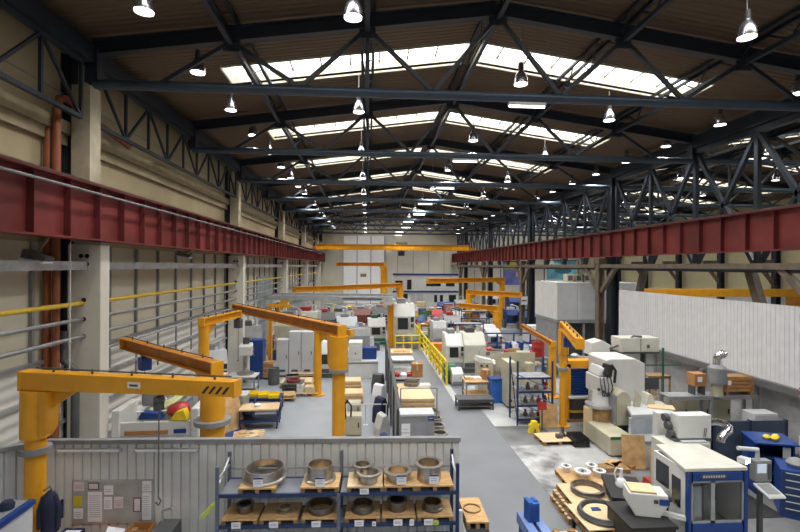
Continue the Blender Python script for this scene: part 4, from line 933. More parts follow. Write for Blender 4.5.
t = thing('wheel_chock', 'bright yellow folding floor stand in front of the tube rack', 'stand', (D(534, 430, 15.7).x, 15.7, 0)); MB().prism([(-.2,0),(-.08,0),(0,.2),(.08,0),(.2,0),(.08,.42),(-.08,.42)], 'y', -.1,.1).build('body', hivis, t); B(-.2,.2,-.04,.04,.25,.31).build('handle', hivis, t)
# yellow press with blue bellows
t = thing('portal_press', 'yellow portal frame with blue bellows curtain beside the boring mill', 'machine', (D(581, 400, 16.8).x, 16.9, 0))
for s in (-1,1): B(s*.48-.09, s*.48+.09, -.1, .35, 0, 2.15).build('side_post', yel, t, .01)
B(-.57,.57,-.1,.35,2.0,2.28).build('head_beam', yel, t, .01); cu = MB()
n = 12
for k in range(n): z0 = .95+1.0*k/n; z1 = .95+1.0*(k+1)/n; cu.poly([(-.38,0,z0),(.38,0,z0),(.38,-.07,(z0+z1)/2),(-.38,-.07,(z0+z1)/2),(-.38,0,z1),(.38,0,z1)], [(0,1,2,3),(3,2,5,4),(0,3,4),(1,5,2)])
cu.box(-.38,.38,.0,.02,.95,1.95); cu.build('bellows_curtain', blue, t); B(-.5,.5,-.25,.4,.88,.94).build('press_table', white, t); B(-.45,.45,-.1,.35,.1,.88).build('table_base', dgrey, t); B(-.45,.45,-.2,-.1,.35,.42).build('front_rail', gasyel, t); B(-.55,.55,-.2,.4,0,.1).build('floor_plate', woodd, t)

# white cabin
t = thing('control_cabin', 'white elevated cabin on a grey lower storey by the right columns', 'cabin', (11.4, 27, 0))
B(0,5.0,0,3.6,2.62,4.86).build('cabin_box', lgrey, t, .02); B(-.03,.012,.0,3.6,2.62,4.86).build('white_side', white, t)
B(-.04,5.05,-.06,3.65,2.42,2.62).build('floor_fascia', mgrey, t); B(.0,.5,.1,3.5,0,2.42).build('lower_wall', mgrey, t); B(.5,5,.7,3.5,0,2.42).build('rear_wall', dgrey, t)
for x in (.1, 1.6, 3.2, 4.8): B(x,x+.12,-.0,.12,0,2.42).build('support_post', galv, t)
B(.6,4.8,-.0,.06,1.2,1.27).build('guard_rail', galv, t); 
for k in range(1,4): B(.001+1.25*k,.015+1.25*k,-.008,0,2.62,4.86).build('panel_seam', mgrey, t)
for i in range(3): o = thing('ventilation_unit', 'beige ventilation box on the cabin roof, %s from the left' % ORD[i], 'ventilation unit', (12.6+.55*i, 28.2, 4.86)); B(-.2,.22,-.3,.3,0,.5).build('housing', beige, o, .01); B(-.14,.16,-.31,-.3,.1,.4).build('grille', dgrey, o)
rail_barrier('thin grey roof railing on the white cabin', (11.45, 29.9), (16.2, 29.9), .1, mgrey, .02, (), 3).location.z = 4.86

# white sheet wall with supports
t = thing('sheet_wall', 'large white corrugated sheet wall raised along the right column row', 'partition', (13.3, 6.5, 0), math.pi/2)
corr(MB(), 0, 17.0, 2.08, 4.62, .17, .02).build('corrugated_sheet', mat('white wall sheet', (.77,.77,.79), .5, noise=.04), t); B(0, 17.0, .0, .2, 1.86, 2.08).build('lower_rail', mat('rail grey', (.15,.155,.16), .5), t)
B(0, 17, -.35, -.3, .05, 1.9).build('lower_sheet', mat('lower wall panel', (.42,.42,.43), .6), t)
for k in range(7): B(2.8*k, 2.8*k+.1, -.14, -.04, 0, 4.5).build('post', mgrey, t)
t = thing('red_emblem', 'dark red cross-shaped emblem plate on the lower rail of the sheet wall', 'sign', (12.75, D(789, 393, 12.6).y, D(789,393,12.6).z-.18), 0)
for k in range(4): MB().bar((.2*math.cos(k*.785), 0, .18+.2*math.sin(k*.785)), (-.2*math.cos(k*.785), 0, .18-.2*math.sin(k*.785)), .05, .03).build('arm', redp, t)
MB().cyl((0,-.03,.18),(0,.03,.18),.06).build('hub', redp, t)
B(-.02,.5,.0,.03,.16,.2).build('mounting_bar', mgrey, t)

# shelf platform along the sheet wall
z = D(700, 396, 14.6).z
t = thing('platform_rack', 'grey steel platform rack in front of the sheet wall carrying brown crates', 'rack', (9.95, 14.6, 0))
B(0,3.15,-.05,.05,z-.12,z).build('front_beam', mgrey, t); B(0,3.15,.4,.5,z-.12,z).build('rear_beam', mgrey, t); B(0,3.15,-.04,.49,z-.02,z+.005).build('deck', galv, t)
for x in (.03,1.45,3.0):
    for y in (0,.45): B(x,x+.09,y-.04,y+.05,0,z+.8 if (x == 1.45 and y) else z-.02).build('upright', mgrey, t)
X0 = lambda px: D(px, 385, 14.8).x
t = thing('cardboard_box', 'orange-brown box on its stand at the left of the platform rack', 'box', (X0(697), 14.84, z+.005)); B(-.2,.22,-.2,.2,.3,.72).build('body', card, t, .01); B(-.1,.06,-.21,-.2,.45,.62).build('label', paper, t)
for a in (-.18,.16): B(a,a+.05,-.15,.15,0,.3).build('skid', dgrey, t)
t = thing('wooden_crate', 'brown slatted crate on the right of the platform rack', 'crate', (X0(734), 14.84, z+.005)); B(-.52,.5,-.25,.25,.12,.62).build('body', woodd, t)
for k in range(4): B(-.54,.52,-.27,-.25,.14+.12*k,.22+.12*k).build('slat', card, t)
for s in (-.48,.4): B(s,s+.08,-.28,.26,0,.64).build('corner_post', woodd, t)
B(-.42,-.3,-.285,-.27,.35,.5).build('label', paper, t)
t = thing('oil_mist_filter', 'grey filter unit with shiny bent outlet on the platform rack', 'filter', (X0(711.5), 14.55, z+.005)); MB().cyl((0,0,0),(0,0,.45),.17,n=18).build('stand', beige, t); MB().cyl((0,0,.45),(0,0,.95),.28,n=24).build('filter_drum', mgrey, t); MB().cyl((0,0,.95),(0,0,1.05),.28,.15,24).build('cone', mgrey, t)
MB().tube([(0,0,1.05),(0,0,1.25),(.04,-.02,1.36),(.14,-.05,1.42),(.22,-.08,1.38)], .13, 14).build('outlet_elbow', chrome, t)
cabinet('wide beige cabinet under the platform rack', 11.7, 15.5, 2.4, .5, z-.25, beige, doors=3, nm='storage_cupboard', vents=False)
cabinet('pale grey cupboard at the right end under the platform rack', 12.5, 13.6, .8, .5, z-.3, lgrey, nm='storage_cupboard', vents=False)
t = table('brown wooden rack of offcuts at the left under the platform rack', 12.4, 19.0, 1.0, .6, 1.2, 0, woodd, woodd)
t = thing('slate_screen', 'slate blue screen wall behind the blue tool cabinet', 'screen', (D(713, 440, 11.9).x, 11.9, 0)); B(0,2.15,0,.06,.05,D(750, 421, 11.9).z).build('panel', dblue, t)
for x in (0,1.05,2.1): B(x,x+.05,-.03,.09,0,D(750,421,11.9).z+.02).build('post', leather, t)

#PART4
# ------------------------------------------------------------------ small shop clutter in clusters
def small_item(kind, lab, x, y, m, m2, sc_):
    if kind == 'crate':
        t = thing('crate', lab, 'crate', (x, y, 0), random.uniform(-.4,.4)); B(-.4*sc_,.4*sc_,-.3*sc_,.3*sc_,.08,.6*sc_).build('body', m, t, .01); B(-.36*sc_,.36*sc_,-.26*sc_,.26*sc_,0,.08).build('skid', woodd, t); B(-.42*sc_,.42*sc_,-.32*sc_,.32*sc_,.6*sc_-.05,.6*sc_).build('rim', m2, t)
    elif kind == 'drum': drum(lab, x, y, 0, .3*sc_, .9*sc_, m)
    elif kind == 'tool chest':
        t = thing('tool_chest', lab, 'cabinet', (x, y, 0), random.uniform(-.4,.4)); B(-.35*sc_,.35*sc_,-.28*sc_,.28*sc_,.1,1.0*sc_).build('body', m, t, .01); B(-.36*sc_,.36*sc_,-.29*sc_,.29*sc_,1.0*sc_,1.04*sc_).build('top', m2, t)
        for k in range(3): B(-.32*sc_,.32*sc_,-.30*sc_,-.28*sc_,.15*sc_+.28*k*sc_,.38*sc_+.28*k*sc_).build('drawer', m2, t)
        B(-.3*sc_,.3*sc_,-.25*sc_,.25*sc_,0,.1).build('plinth', black, t)
    else:
        t = thing('work_cart', lab, 'cart', (x, y, 0), random.uniform(-.4,.4))
        for z in (.2,.8*sc_): B(-.45*sc_,.45*sc_,-.3*sc_,.3*sc_,z,z+.05).build('deck', m, t)
        for a in (-1,1):
            for b in (-1,1): B(a*.42*sc_-.02,a*.42*sc_+.02,b*.27*sc_-.02,b*.27*sc_+.02,0,.8*sc_).build('post', m2, t)
        MB().lathe([(0,0),(.2,0),(.24,.12),(.1,.22),(0,.22)], (0,0,.8*sc_+.05), 14).build('load', m2, t)
COLS = [('red',redp),('white',white),('blue',blue),('grey',mgrey),('dark grey',dgrey),('green',green),('beige',beige),('yellow',hivis),('pale grey',lgrey),('wooden',wood2),('pale blue',lblue),('brown',card)]
CL = [('in front of the blue railing', 7.4, 10.4, 27.0, 30.0, 8, .9), ('beside the aisle behind the orange crate', 4.5, 6.6, 38.0, 46.0, 12, 1.1), ('before the wall-side machines', -5.0, -3.2, 22.4, 24.0, 3, .8), ('left of the monorail post', -1.6, 1.2, 36.5, 42, 10, 1.0), ('beyond the low yellow jib', 5.2, 8.8, 33.6, 37.6, 12, 1.0), ('behind the long lathe', 5.2, 7.4, 26.2, 28.6, 8, .9), ('near the hooded machines', 6.6, 10.4, 23.6, 26.5, 9, 1.0),
      ('below the far orange jib arm', -4.8, -.6, 42.5, 46, 12, 1.1), ('along the left wall past the blue cabinet', -6.4, -4.6, 28, 36, 8, 1.0), ('deep on the right before the office block', 5.0, 12.0, 47, 56, 18, 1.25), ('deep in the left bay before the white door', -5.5, 1.4, 47, 58, 14, 1.3),
      ('by the thick-sleeved jib', -2.6, -1.0, 25.6, 28.5, 5, .9), ('under the white cabin front', 10.9, 13.6, 23.2, 25.6, 4, .9)]
KINDS = ['tool chest','crate','work cart','drum']
for (ph, xa, xb, ya, yb, n, sc_) in CL:
    cells = []; nx = max(1, round(math.sqrt(n*(xb-xa)/(yb-ya)))); ny = math.ceil(n/nx)
    combos = [(c, k) for c in range(len(COLS)) for k in KINDS]; random.shuffle(combos)
    for i in range(n):
        c, k = combos[i]; cx, cy_ = i % nx, i//nx
        for tries in range(60):
            x = xa+(xb-xa)*random.random(); y = ya+(yb-ya)*random.random()
            if tries == 0: x = xa+(xb-xa)*(cx+.5)/nx; y = ya+(yb-ya)*(cy_+.5)/ny
            if all(math.hypot(x-q[0], y-q[1]) > q[2]+.55*sc_ for q in OCC): break
        else: continue
        OCC.append((x, y, .55*sc_))
        small_item(k, '%s %s on the floor %s' % (COLS[c][0], k, ph), x, y, COLS[c][1], COLS[(c+3) % 12][1], sc_*random.uniform(.9,1.15))

# ------------------------------------------------------------------ boring mill
Y = 15.3; xa, xb = D(606, 400, Y).x, D(645, 400, Y).x; xm = (xa+xb)/2; cw = xb-xa
t = thing('boring_mill', 'big white boring mill with tall column and black hose bellows', 'machine', (xm, Y, 0))
MB().prism([(-cw/2, .1), (cw/2, .1), (cw/2, 2.47), (cw*.25, 2.64), (-cw*.4, 2.64), (-cw/2, 2.58)], 'y', 0, 1.3).build('column', white, t, .03)
hx = D(599, 400, Y).x-xm
hd = MB(); hd.box(hx-.2, hx+.3, -.35, .6, 1.5, 2.1); hd.cyl((hx+.02,-.1,1.15), (hx+.02,-.1,1.6), .3, .26, 22); hd.prism([(-.18+hx, 2.1), (.28+hx, 2.15), (.2+hx, 2.35), (-.05+hx, 2.42)], 'y', -.3, .5)
hd = hd.build('headstock', white, t, .04)
for k in range(4): MB().tube([(hx-.15+.12*k, -.36, 2.1), (hx-.2+.14*k, -.5, 1.9-.05*k), (hx-.1+.1*k, -.42, 1.6), (hx-.05+.05*k,-.36,1.45)], 0.02, 8).build('hose', black if k % 2 else dgrey, hd)
MB().cyl((hx+.12,-.2,2.15),(hx+.22,-.2,2.5),.2,.17,18).build('black_bellows', black, hd); MB().tube([(hx+.3,-.25,2.5),(hx+.42,-.3,2.3),(hx+.38,-.3,1.9)], .045, 8).build('cable_hose', black, hd)
for k in range(3): MB().cyl((hx-.2+.15*k,-.4,1.7-.08*k),(hx-.2+.15*k,-.35,1.7-.08*k),.05).build('dial', dgrey, hd)
MB().cyl((hx, -.1, 1.07), (hx, -.1, 1.16), .5, n=30).build('turntable', galv, t); MB().cyl((hx, -.1, .55), (hx, -.1, 1.07), .4, n=24).build('turntable_hub', woodd, t)
B(hx-.55, hx-.38, -.3, .0, .0, 1.05).build('timber_prop', wood2, t)
# curved guard and slide
g = MB(); pr = [(-.25+.25*math.cos(a), 1.28+.3*math.sin(a)) for a in [math.pi*k/8 for k in range(9)]]
pr = [(-.5+.26*math.cos(math.pi*k/8), 1.42+.3*math.sin(math.pi*k/8)) for k in range(9)]
g.prism(pr+[(-.76, .6), (-.24, .6)], 'y', -.75, -.05); g.build('arched_guard', beige, t, .02)
B(-.79, -.755, -.8, -.02, .6, 1.6).build('guard_strip', mgrey, t)
bs = MB(); bs.box(-1.5, -.74, -1.75, -.1, .04, .62); bs.build('bed', beige, t, .03)
B(-1.48, -.76, -1.765, -1.74, .54, .62).build('bed_edge', green, t); B(-1.05,-.82,-1.77,-1.745,.1,.35).build('inspection_cover', mgrey, t)
be = MB(); n = 9
for k in range(n): x0 = -2.25+.5*k/n; be.prism([(x0, .03), (x0+.5/n, .03), (x0+.5/n*.5, .3)], 'y', -1.0, -.3)
be.box(-2.25,-1.74,-.95,-.35,.0,.2); be.build('way_bellows', black, t)
# table slab to the right of the column
MB().prism([(-.72,-1.6),(.75,-1.55),(1.15,-.2),(-.2,-.25)], 'z', 1.12, 1.24).build('machine_table', lgrey, t, .015)
B(-.75, .25, -1.58, -1.45, .55, 1.12).build('table_apron', mat('pale blue grey panel', (.42,.47,.53), .45), t, .02); B(-.3, 1.0, -1.3, -.05, .05, 1.1).build('saddle', mgrey, t)
MB().prism([(-.2,1.2),(0,1.2),(.05,1.55),(-.1,1.75)], 'y', -.85,-.75).build('tilted_plate', beige, t); MB().prism([(.3,1.2),(.65,1.2),(.5,1.6),(.4,1.6)], 'y', -.7,-.3).build('steady', offw, t)
tag(MB().prism([(0,0),(.75,-.3),(.95,.15),(.3,.45)], 'z', 0, .035).build('board', wood2), 'pale plywood board lying on the boring mill table', 'board', loc=(xm+.15, Y-1.0, 1.242))
tag(B(-.28,.28,-.02,.02,0,.4).build('keyboard_panel', dgrey), 'dark grey grille panel behind the boring mill table', 'panel', loc=(D(651,389,15.6).x, 15.6, 1.5))
# overhead electrics box on posts
z0, z1 = D(640, 352, 17).z, D(640, 338, 17).z
t = thing('pendant_cabinet', 'off-white electrics box held on posts above the boring mill', 'cabinet', (D(637, 345, 17.2).x, 17.3, 0))
B(-.78,.78,-.3,.4,z0,z1).build('housing', offw, t, .02); B(.02,.04,-.31,-.3,z0+.03,z1-.03).build('door_seam', dgrey, t); B(.28,.38,-.32,-.3,z0+.15,z0+.28).build('lock', dgrey, t); B(-.78,.78,-.32,.42,z0-.06,z0).build('underside_tray', dgrey, t)
B(.10,.20,-.25,-.15,0,z0-.06).build('post', black, t); B(.24,.36,-.1,0,0,z0-.06).build('post', green, t); MB().tube([(-1.1,-.1,z0+.1),(-.6,-.15,z0+.3),(-.2,-.2,z1+.06),(.1,-.25,z1+.04)], .04).build('cable', dgrey, t)
B(.3,1.9,-.02,.02,1.95,2.0).build('side_rail', green, t); B(1.1,1.16,-.03,.03,0,z0+.1).build('rail_post', green, t)
t = thing('extraction_hood', 'white angled hood beside the top of the boring mill', 'hood', (D(599, 360, 17.4).x, 17.6, 0)); MB().prism([(-.35,2.35),(.4,2.35),(.45,2.75),(.1,2.95),(-.3,2.85)], 'y', -.25,.4).build('hood', white, t, .02); B(-.25,-.17,0,.08,0,2.35).build('leg', dgrey, t); B(.25,.33,0,.08,0,2.35).build('leg', dgrey, t)
# bins by the mill
p = D(651, 478, 11.6)
t = thing('waste_bin', 'white-grey bin standing below the boring mill table', 'bin', (D(650,460,13).x, 13.0, 0)); MB().prism([(-.26,0),(.26,0),(.3,.75),(-.3,.75)], 'y', -.25,.25).build('body', lgrey, t, .02); B(-.32,.32,-.28,.28,.73,.79).build('lid', mgrey, t)
o = tag(B(-.32,.32,-.012,.012,0,.95).build('leaning_plywood', wood), 'orange-brown plywood sheet leaning in front of the mill bed', 'board', loc=(D(634,465,12.7).x, 12.7, .02)); o.rotation_euler = (-.1,0,-.15)
o = tag(B(-.2,.2,-.012,.012,0,.7).build('leaning_plywood', wood), 'smaller plywood sheet leaning right of the white-grey bin', 'board', loc=(D(657,470,12.4).x, 12.4, .02)); o.rotation_euler = (-.1,0,.1)
for i in range(4):
    x, y = at(604+8*i, 470-3*(i % 2)); tag(MB().prism([(-.25,-.2),(.3,-.15),(.2,.2),(-.2,.15)], 'z', 0, .12).build('timber_block', (woodd, wood, woodd, card)[i]), 'rough timber block on the floor before the mill bed, %s from the left' % ORD[i], 'wood', loc=(x, y, 0), rz=.7*i)

# ------------------------------------------------------------------ pallets on the right floor
x, y = at(558, 444); pallet('lone flat pallet on the floor left of the boring mill', x, y+.25, .05, 1.15, .8, solid=True)
tag(MB().lathe([(0,0),(.12,0),(.1,.1),(.05,.12),(.06,.3),(.03,.34),(0,.34)]).build('spindle_part', steeld), 'dark spindle part standing on the lone flat pallet', 'part', loc=(x+.28, y+.3, .146)); tag(B(-.1,.1,-.08,.08,0,.12).build('vice_block', dgrey), 'small dark block on the lone flat pallet', 'part', loc=(x+.1, y+.15, .146))
p = F(584, 476, .15); x, y = p.x, p.y; pallet('pallet with bright bowl-shaped rings on the right floor', x, y, -.04, 1.25, .95, solid=True, top=wood)
for i, (a, b, r) in enumerate(((-.35,.32,.15),(-.05,-.02,.22),(.38,.34,.16),(.42,-.02,.17),(-.12,.02,.12))):
    if i == 4: continue
    t = thing('flanged_bowl', ('back left','front left','back right','front right')[i]+' bright flanged bowl on the right floor pallet', 'part', (x+a, y+b, .146)); MB().lathe([(r*.5,0),(r*.55,0),(r*.6,.10),(r,.13),(r,.16),(r*.55,.16),(r*.45,.03),(0,.03)], n=28).build('bowl', mat('bright machined face', (.74,.75,.78), .35, .25, .05), t); MB().cyl((0,0,.03),(0,0,.2),r*.18).build('hub', steel, t)
p = F(587, 493, .44); x, y = p.x, p.y
pallet('lower pallet of the stack carrying the big dark ring', x, y, -.02, 1.35, 1.1, 0); pallet('middle pallet of the stack carrying the big dark ring', x+.03, y, 0, 1.3, 1.05, .147); pallet('top pallet of the stack under the big dark ring', x+.08, y, -.03, 1.25, 1.0, .294, solid=True, top=wood2)
ring('big dull ring lying on the stack of three pallets', (x+.03, y+.05, .44), [(.32,0),(.37,0),(.38,.05),(.36,.08),(.36,.11),(.38,.13),(.33,.14),(.32,.1)], steeld, n=48)
p = F(602, 515, .65); x, y = p.x, p.y
pallet('pallet under the large black ring in the right foreground', x, y, .03, 1.1, 1.0, .5, solid=True, top=wood2)
t = thing('steel_stillage', 'black stillage carrying the pallet with the large black ring', 'stillage', (x, y, 0), .03); B(-.5,.5,-.45,.45,.42,.5).build('frame', black, t)
for a in (-.46,.4):
    for b in (-.4,.34): B(a,a+.06,b,b+.06,0,.42).build('leg', black, t)
ring('large black ring around pale wood in the right foreground', (x, y, .647), [(.40,0),(.46,0),(.49,.05),(.46,.09),(.45,.12),(.41,.12),(.40,.07)], dgrey, n=48)
tag(MB().lathe([(0,0),(.2,0),(.36,.04),(.36,.06),(0,.05)]).build('dish', wood2), 'pale wooden disc lying inside the large black ring', 'disc', loc=(x, y, .648)); tag(MB().prism([(-.1,-.06),(.1,-.05),(.08,.06),(-.08,.05)],'z',0,.015).build('cloth', blue), 'small blue cloth inside the large black ring', 'cloth', loc=(x-.08, y+.12, .712))
x = D(567, 525, 8.45).x; pallet('small pallet of brass castings at the bottom of the right foreground', x, 8.45, .1, .7, .55, .5, solid=True); t = thing('steel_stillage', 'black stillage under the pallet of brass castings', 'stillage', (x, 8.45, 0), .1); B(-.36,.36,-.28,.28,.43,.5).build('frame', black, t)
for a in (-.34,.28):
    for b in (-.26,.2): B(a,a+.06,b,b+.06,0,.43).build('leg', black, t)
brass = mat('brass casting', (.36,.20,.07), .4, .7, .2)
for i in range(4): tag(MB().lathe([(0,0),(.1,0),(.11,.05),(.06,.07),(.06,.13),(.03,.14),(0,.14)], n=18).build('brass_casting', brass), ('front left','front right','back left','back right')[i]+' brass casting on the small foreground pallet', 'casting', loc=(x-.17+.32*(i % 2), 8.33+.22*(i//2), .647))
# dark trolley with jug
x = D(622, 500, 10.4).x
t = thing('tool_trolley', 'dark low trolley with a white jug between the pallets and the grinder', 'trolley', (x, 10.3, 0), -.3); B(-.4,.4,-.6,.6,.62,.7).build('top', black, t); B(-.36,.36,-.55,.55,.1,.5).build('body', dgrey, t)
for a in (-.34,.34):
    for b in (-.5,.5): MB().cyl((a-.02,b,.06),(a+.02,b,.06),.06).build('wheel', black, t); B(a-.02,a+.02,b-.02,b+.02,.1,.62).build('post', dgrey, t)
t = thing('oil_jug', 'white long-necked jug on the dark trolley', 'jug', (x-.05, 10.35, .7)); MB().lathe([(0,0),(.12,0),(.13,.05),(.1,.14),(.04,.2),(.03,.36),(.04,.4),(0,.4)], n=20).build('body', paper, t); MB().tube([(.02,0,.38),(-.12,0,.42),(-.17,0,.3),(-.11,0,.12)], .018).build('handle', paper, t)
tag(MB().lathe([(0,0),(.09,0),(.1,.13),(.09,.13),(.08,.02),(0,.02)]).build('cup', paper), 'small white pot on the dark trolley by the jug', 'pot', loc=(x+.12, 9.95, .7)); tag(MB().lathe([(0,0),(.09,0),(.1,.13),(.09,.13),(.08,.02),(0,.02)]).build('cup', dgrey), 'small dark pot on the dark trolley by the jug', 'pot', loc=(x+.2, 9.75, .7))
tag(MB().prism([(-.2,0),(.2,0),(.16,.4),(-.12,.42)], 'y', -.15,.15).build('fire_blanket_box', redp), 'dark red box half hidden behind the small grinder', 'box', loc=(D(654,492,10.6).x, 10.7, 0.0)).scale = (1,1,1.6)
# grinder on its dark base
xg = D(640, 520, 8.6).x
t = thing('dark_pedestal', 'dark brown-grey pedestal cabinet under the small white grinder', 'cabinet', (xg, 8.6, 0)); hz = D(640, 515, 8.55).z
B(-.42,.42,-.45,.45,0,hz-.05).build('body', mat('dark pedestal paint', (.05,.045,.04), .6), t, .01); B(-.45,.45,-.48,.48,hz-.05,hz).build('top', black, t); B(-.38,.38,-.46,-.45,.2,hz-.15).build('door', dgrey, t)
t = thing('tool_grinder', 'small white tool grinder with wooden lid on the dark pedestal', 'machine', (xg+.12, 8.65, hz), -.25)
MB().prism([(-.22,0),(.22,0),(.3,.14),(.36,.24),(.36,.44),(-.34,.44),(-.34,.2)], 'y', -.2,.22).build('body', white, t, .02); B(-.3,.16,-.18,.2,.44,.48).build('wooden_lid', wood2, t); B(.2,.38,-.215,-.2,.26,.37).build('nameplate', blue, t); B(.1,.18,-.21,-.2,.28,.35).build('vent', dgrey, t)
MB().cyl((.36,0,.34),(.46,0,.34),.1).build('grinding_wheel', dgrey, t); MB().bar((.3,-.05,.05),(.7,-.1,-.0),.08).build('rest_arm', white, t)

# ------------------------------------------------------------------ blue and white machine, lower right
zt = 2.0; pf, pr_ = D(686, 475, 8.55), D(747, 469, 8.55)
bx0 = D(688, 476.5, 8.3).x; yF = 8.30; bx1 = D(747, 470, yF).x; wB = bx1-bx0
t = thing('machining_centre', 'blue-fronted white machining centre with sliding glass doors, lower right', 'machine', (bx0, yF, 0), 0)
dp = 1.05
hb = MB(); hb.box(0,.04,.06,dp,.12,zt-.07); hb.box(wB-.04,wB,.06,dp,.12,zt-.07); hb.box(.04,wB-.04,dp-.04,dp,.12,zt-.07); hb.box(.04,wB-.04,.09,dp-.04,.12,.62); hb.build('housing', white, t)
B(.05,wB-.05,.3,dp-.06,.63,.78).build('machine_bed', dgrey, t); B(wB*.42,wB*.62,.25,.32,.8,zt-.3).build('inner_guard', mgrey, t)
MB().prism([(-.06,0),(wB+.02,0),(wB-.08,dp+.15),(.14,dp+.15)], 'z', zt-.07, zt).build('roof_cover', offw, t, .012)
fr = MB(); fr.box(0,.06,-.02,.08,.1,zt-.08); fr.box(wB-.06,wB,-.02,.08,.1,zt-.08); fr.box(.09,wB-.09,-.02,.08,zt-.24,zt-.08); fr.box(.09,wB-.09,-.02,.08,.1,.95); fr.build('blue_front_frame', blue, t, .008)
np_ = B(.24,.76,-.03,-.02,zt-.19,zt-.11).build('nameplate', dgrey, t); mb = MB()
for k in range(9): mb.box(.28+.05*k, .31+.05*k, -.034, -.03, zt-.17, zt-.13)
mb.build('print', lgrey, np_)
for i, (a, b) in enumerate(((.06,.5),(.5,wB-.06))):
    dr = MB(); dr.box(a,a+.04,-.0,.04,.95,zt-.24); dr.box(b-.04,b,-.0,.04,.95,zt-.24); dr.box(a,b,-.0,.04,.95,1.0); dr.box(a,b,-.0,.04,zt-.28,zt-.24); dr = dr.build('sliding_door', galv, t); B(a+.04,b-.04,.015,.022,1.0,zt-.28).build('pane', glass, dr)
tb = B(.45,.8,.002,.03,zt-.235,zt-.22).build('light_strip', tubem, t)
B(.13,.35,.1,.14,.6,zt-.4).build('inner_panel', lgrey, t); MB().cyl((wB*.65,.5,.6),(wB*.65,.5,1.2),.16).build('spindle', steel, t)
for k,(a,b,c_,d_) in enumerate(((.2,.45,1.15,1.7),(.55,.95,.7,1.05),(.55,.95,1.35,1.8))): B(-.012,0,a,b,c_,d_).build('side_window', darkwin, t)
MB().cyl((-.02,.5,1.2),(0,.5,1.2),.03).build('lock', black, t)
t2 = thing('rear_machine_unit', 'off-white rear housing behind the blue-fronted machine', 'machine', (bx0+.42, yF+dp+.2, 0)); B(0,1.0,0,.55,0,1.96).build('housing', offw, t2, .02); B(.4,.95,.02,.5,1.96,2.0).build('top_plate', lgrey, t2)
B(.0,.25,-.02,0,.3,1.7).build('access_door', lgrey, t2)
zb = 2.04
t = thing('coolant_unit', 'white box unit with rotary fittings on top behind the blue machine', 'machine', (D(678.5, 430, 9.7).x, 9.7, 1.965)); hw = D(712,430,9.7).x-D(679,430,9.7).x
B(0,hw,0,.28,.05,.05+.52).build('box', white, t, .02); B(-.1,hw,-.02,.3,0,.05).build('base', dgrey, t)
for k in range(3): MB().cyl((-.12,.15+.1*k,.12+.15*k),(-.02,.15+.1*k,.12+.15*k),.09).build('rotary_fitting', dgrey, t)
MB().tube([(hw*.75,-.02,.1),(hw*.75,-.05,.3),(hw*.8,-.05,.3),(hw*.8,-.02,.1)], .008, 6).build('wire_handle', dgrey, t)
dx = D(713,428,10).x
tag(MB().tube([(0,.1,.28),(.2,.09,.3),(.40,.04,.26),(.48,.0,.2),(.44,-.05,.12),(.30,-.09,.08),(.22,-.1,.0),(.21,-.1,-.08)], .085, 16).build('extraction_duct', chrome), 'shiny bent metal duct beside the white box unit', 'duct', loc=(t.location.x+hw+.01, 9.8, 2.02))
t = thing('steel_stand', 'white upright frame left of the white box unit', 'frame', (D(659,440,10.4).x, 10.3, 0)); B(-.1,.1,0,.2,0,2.4).build('upright', white, t, .01); B(-.12,.12,-.02,.22,0,.06).build('foot', dgrey, t); B(.1,.5,.05,.15,1.9,2.0).build('cross_member', white, t)
# work lamp on the roof corner, control panel on its arm
p = F(745, 463, zt); t = thing('work_lamp', 'lit white work lamp at the right corner of the machine roof', 'lamp', (p.x, p.y, zt+.005), .5); B(-.05,.05,-.04,.06,0,.02).build('foot', dgrey, t); MB().prism([(-.1,.0),(.1,-.0),(.09,.09),(-.09,.1)], 'y', -.05,.1).build('housing', lgrey, t); B(-.09,.09,-.056,-.05,.008,.085).build('lit_lens', bulbm, t)
x = D(763, 470, 8.7).x; zc = D(763, 482, 8.7).z
t = thing('control_console', 'grey control console with lit screen and tilted keyboard right of the blue machine', 'console', (x, 8.7, 0))
MB().prism([(-.15,zc),(.19,zc),(.19,zc+.42),(-.15,zc+.42)], 'y', 0, .16).build('screen_housing', mgrey, t, .01); s = B(-.12,.07,-.008,0,zc+.18,zc+.36).build('screen', screenm, t); B(.10,.17,-.01,0,zc+.05,zc+.36).build('button_strip', dgrey, t)
MB().prism([(-.34,zc-.12),(-.36,zc-.16),(.0,zc-.07),(.02,zc-.02)], 'x', -.2, .16).build('keyboard_tray', lgrey, t, .008)
MB().prism([(-.29,zc-.098),(-.29,zc-.10),(.0-.03,zc-.03),(-.03,zc-.026)], 'x', -.15, .11).build('keypad', mgrey, t)
B(-.03,.05,.05,.12,.05,zc).build('pedestal', dgrey, t); B(-.2,.25,-.1,.3,0,.05).build('foot', dgrey, t); MB().tube([(-.05,.08,zc+.4),(-.05,.08,zc+.62),(-.45,.1,zc+.65)], .045).build('swing_arm', lgrey, t)
B(-.35,-.27,.05,.12,0,zc+.6).build('arm_post', blue, t)
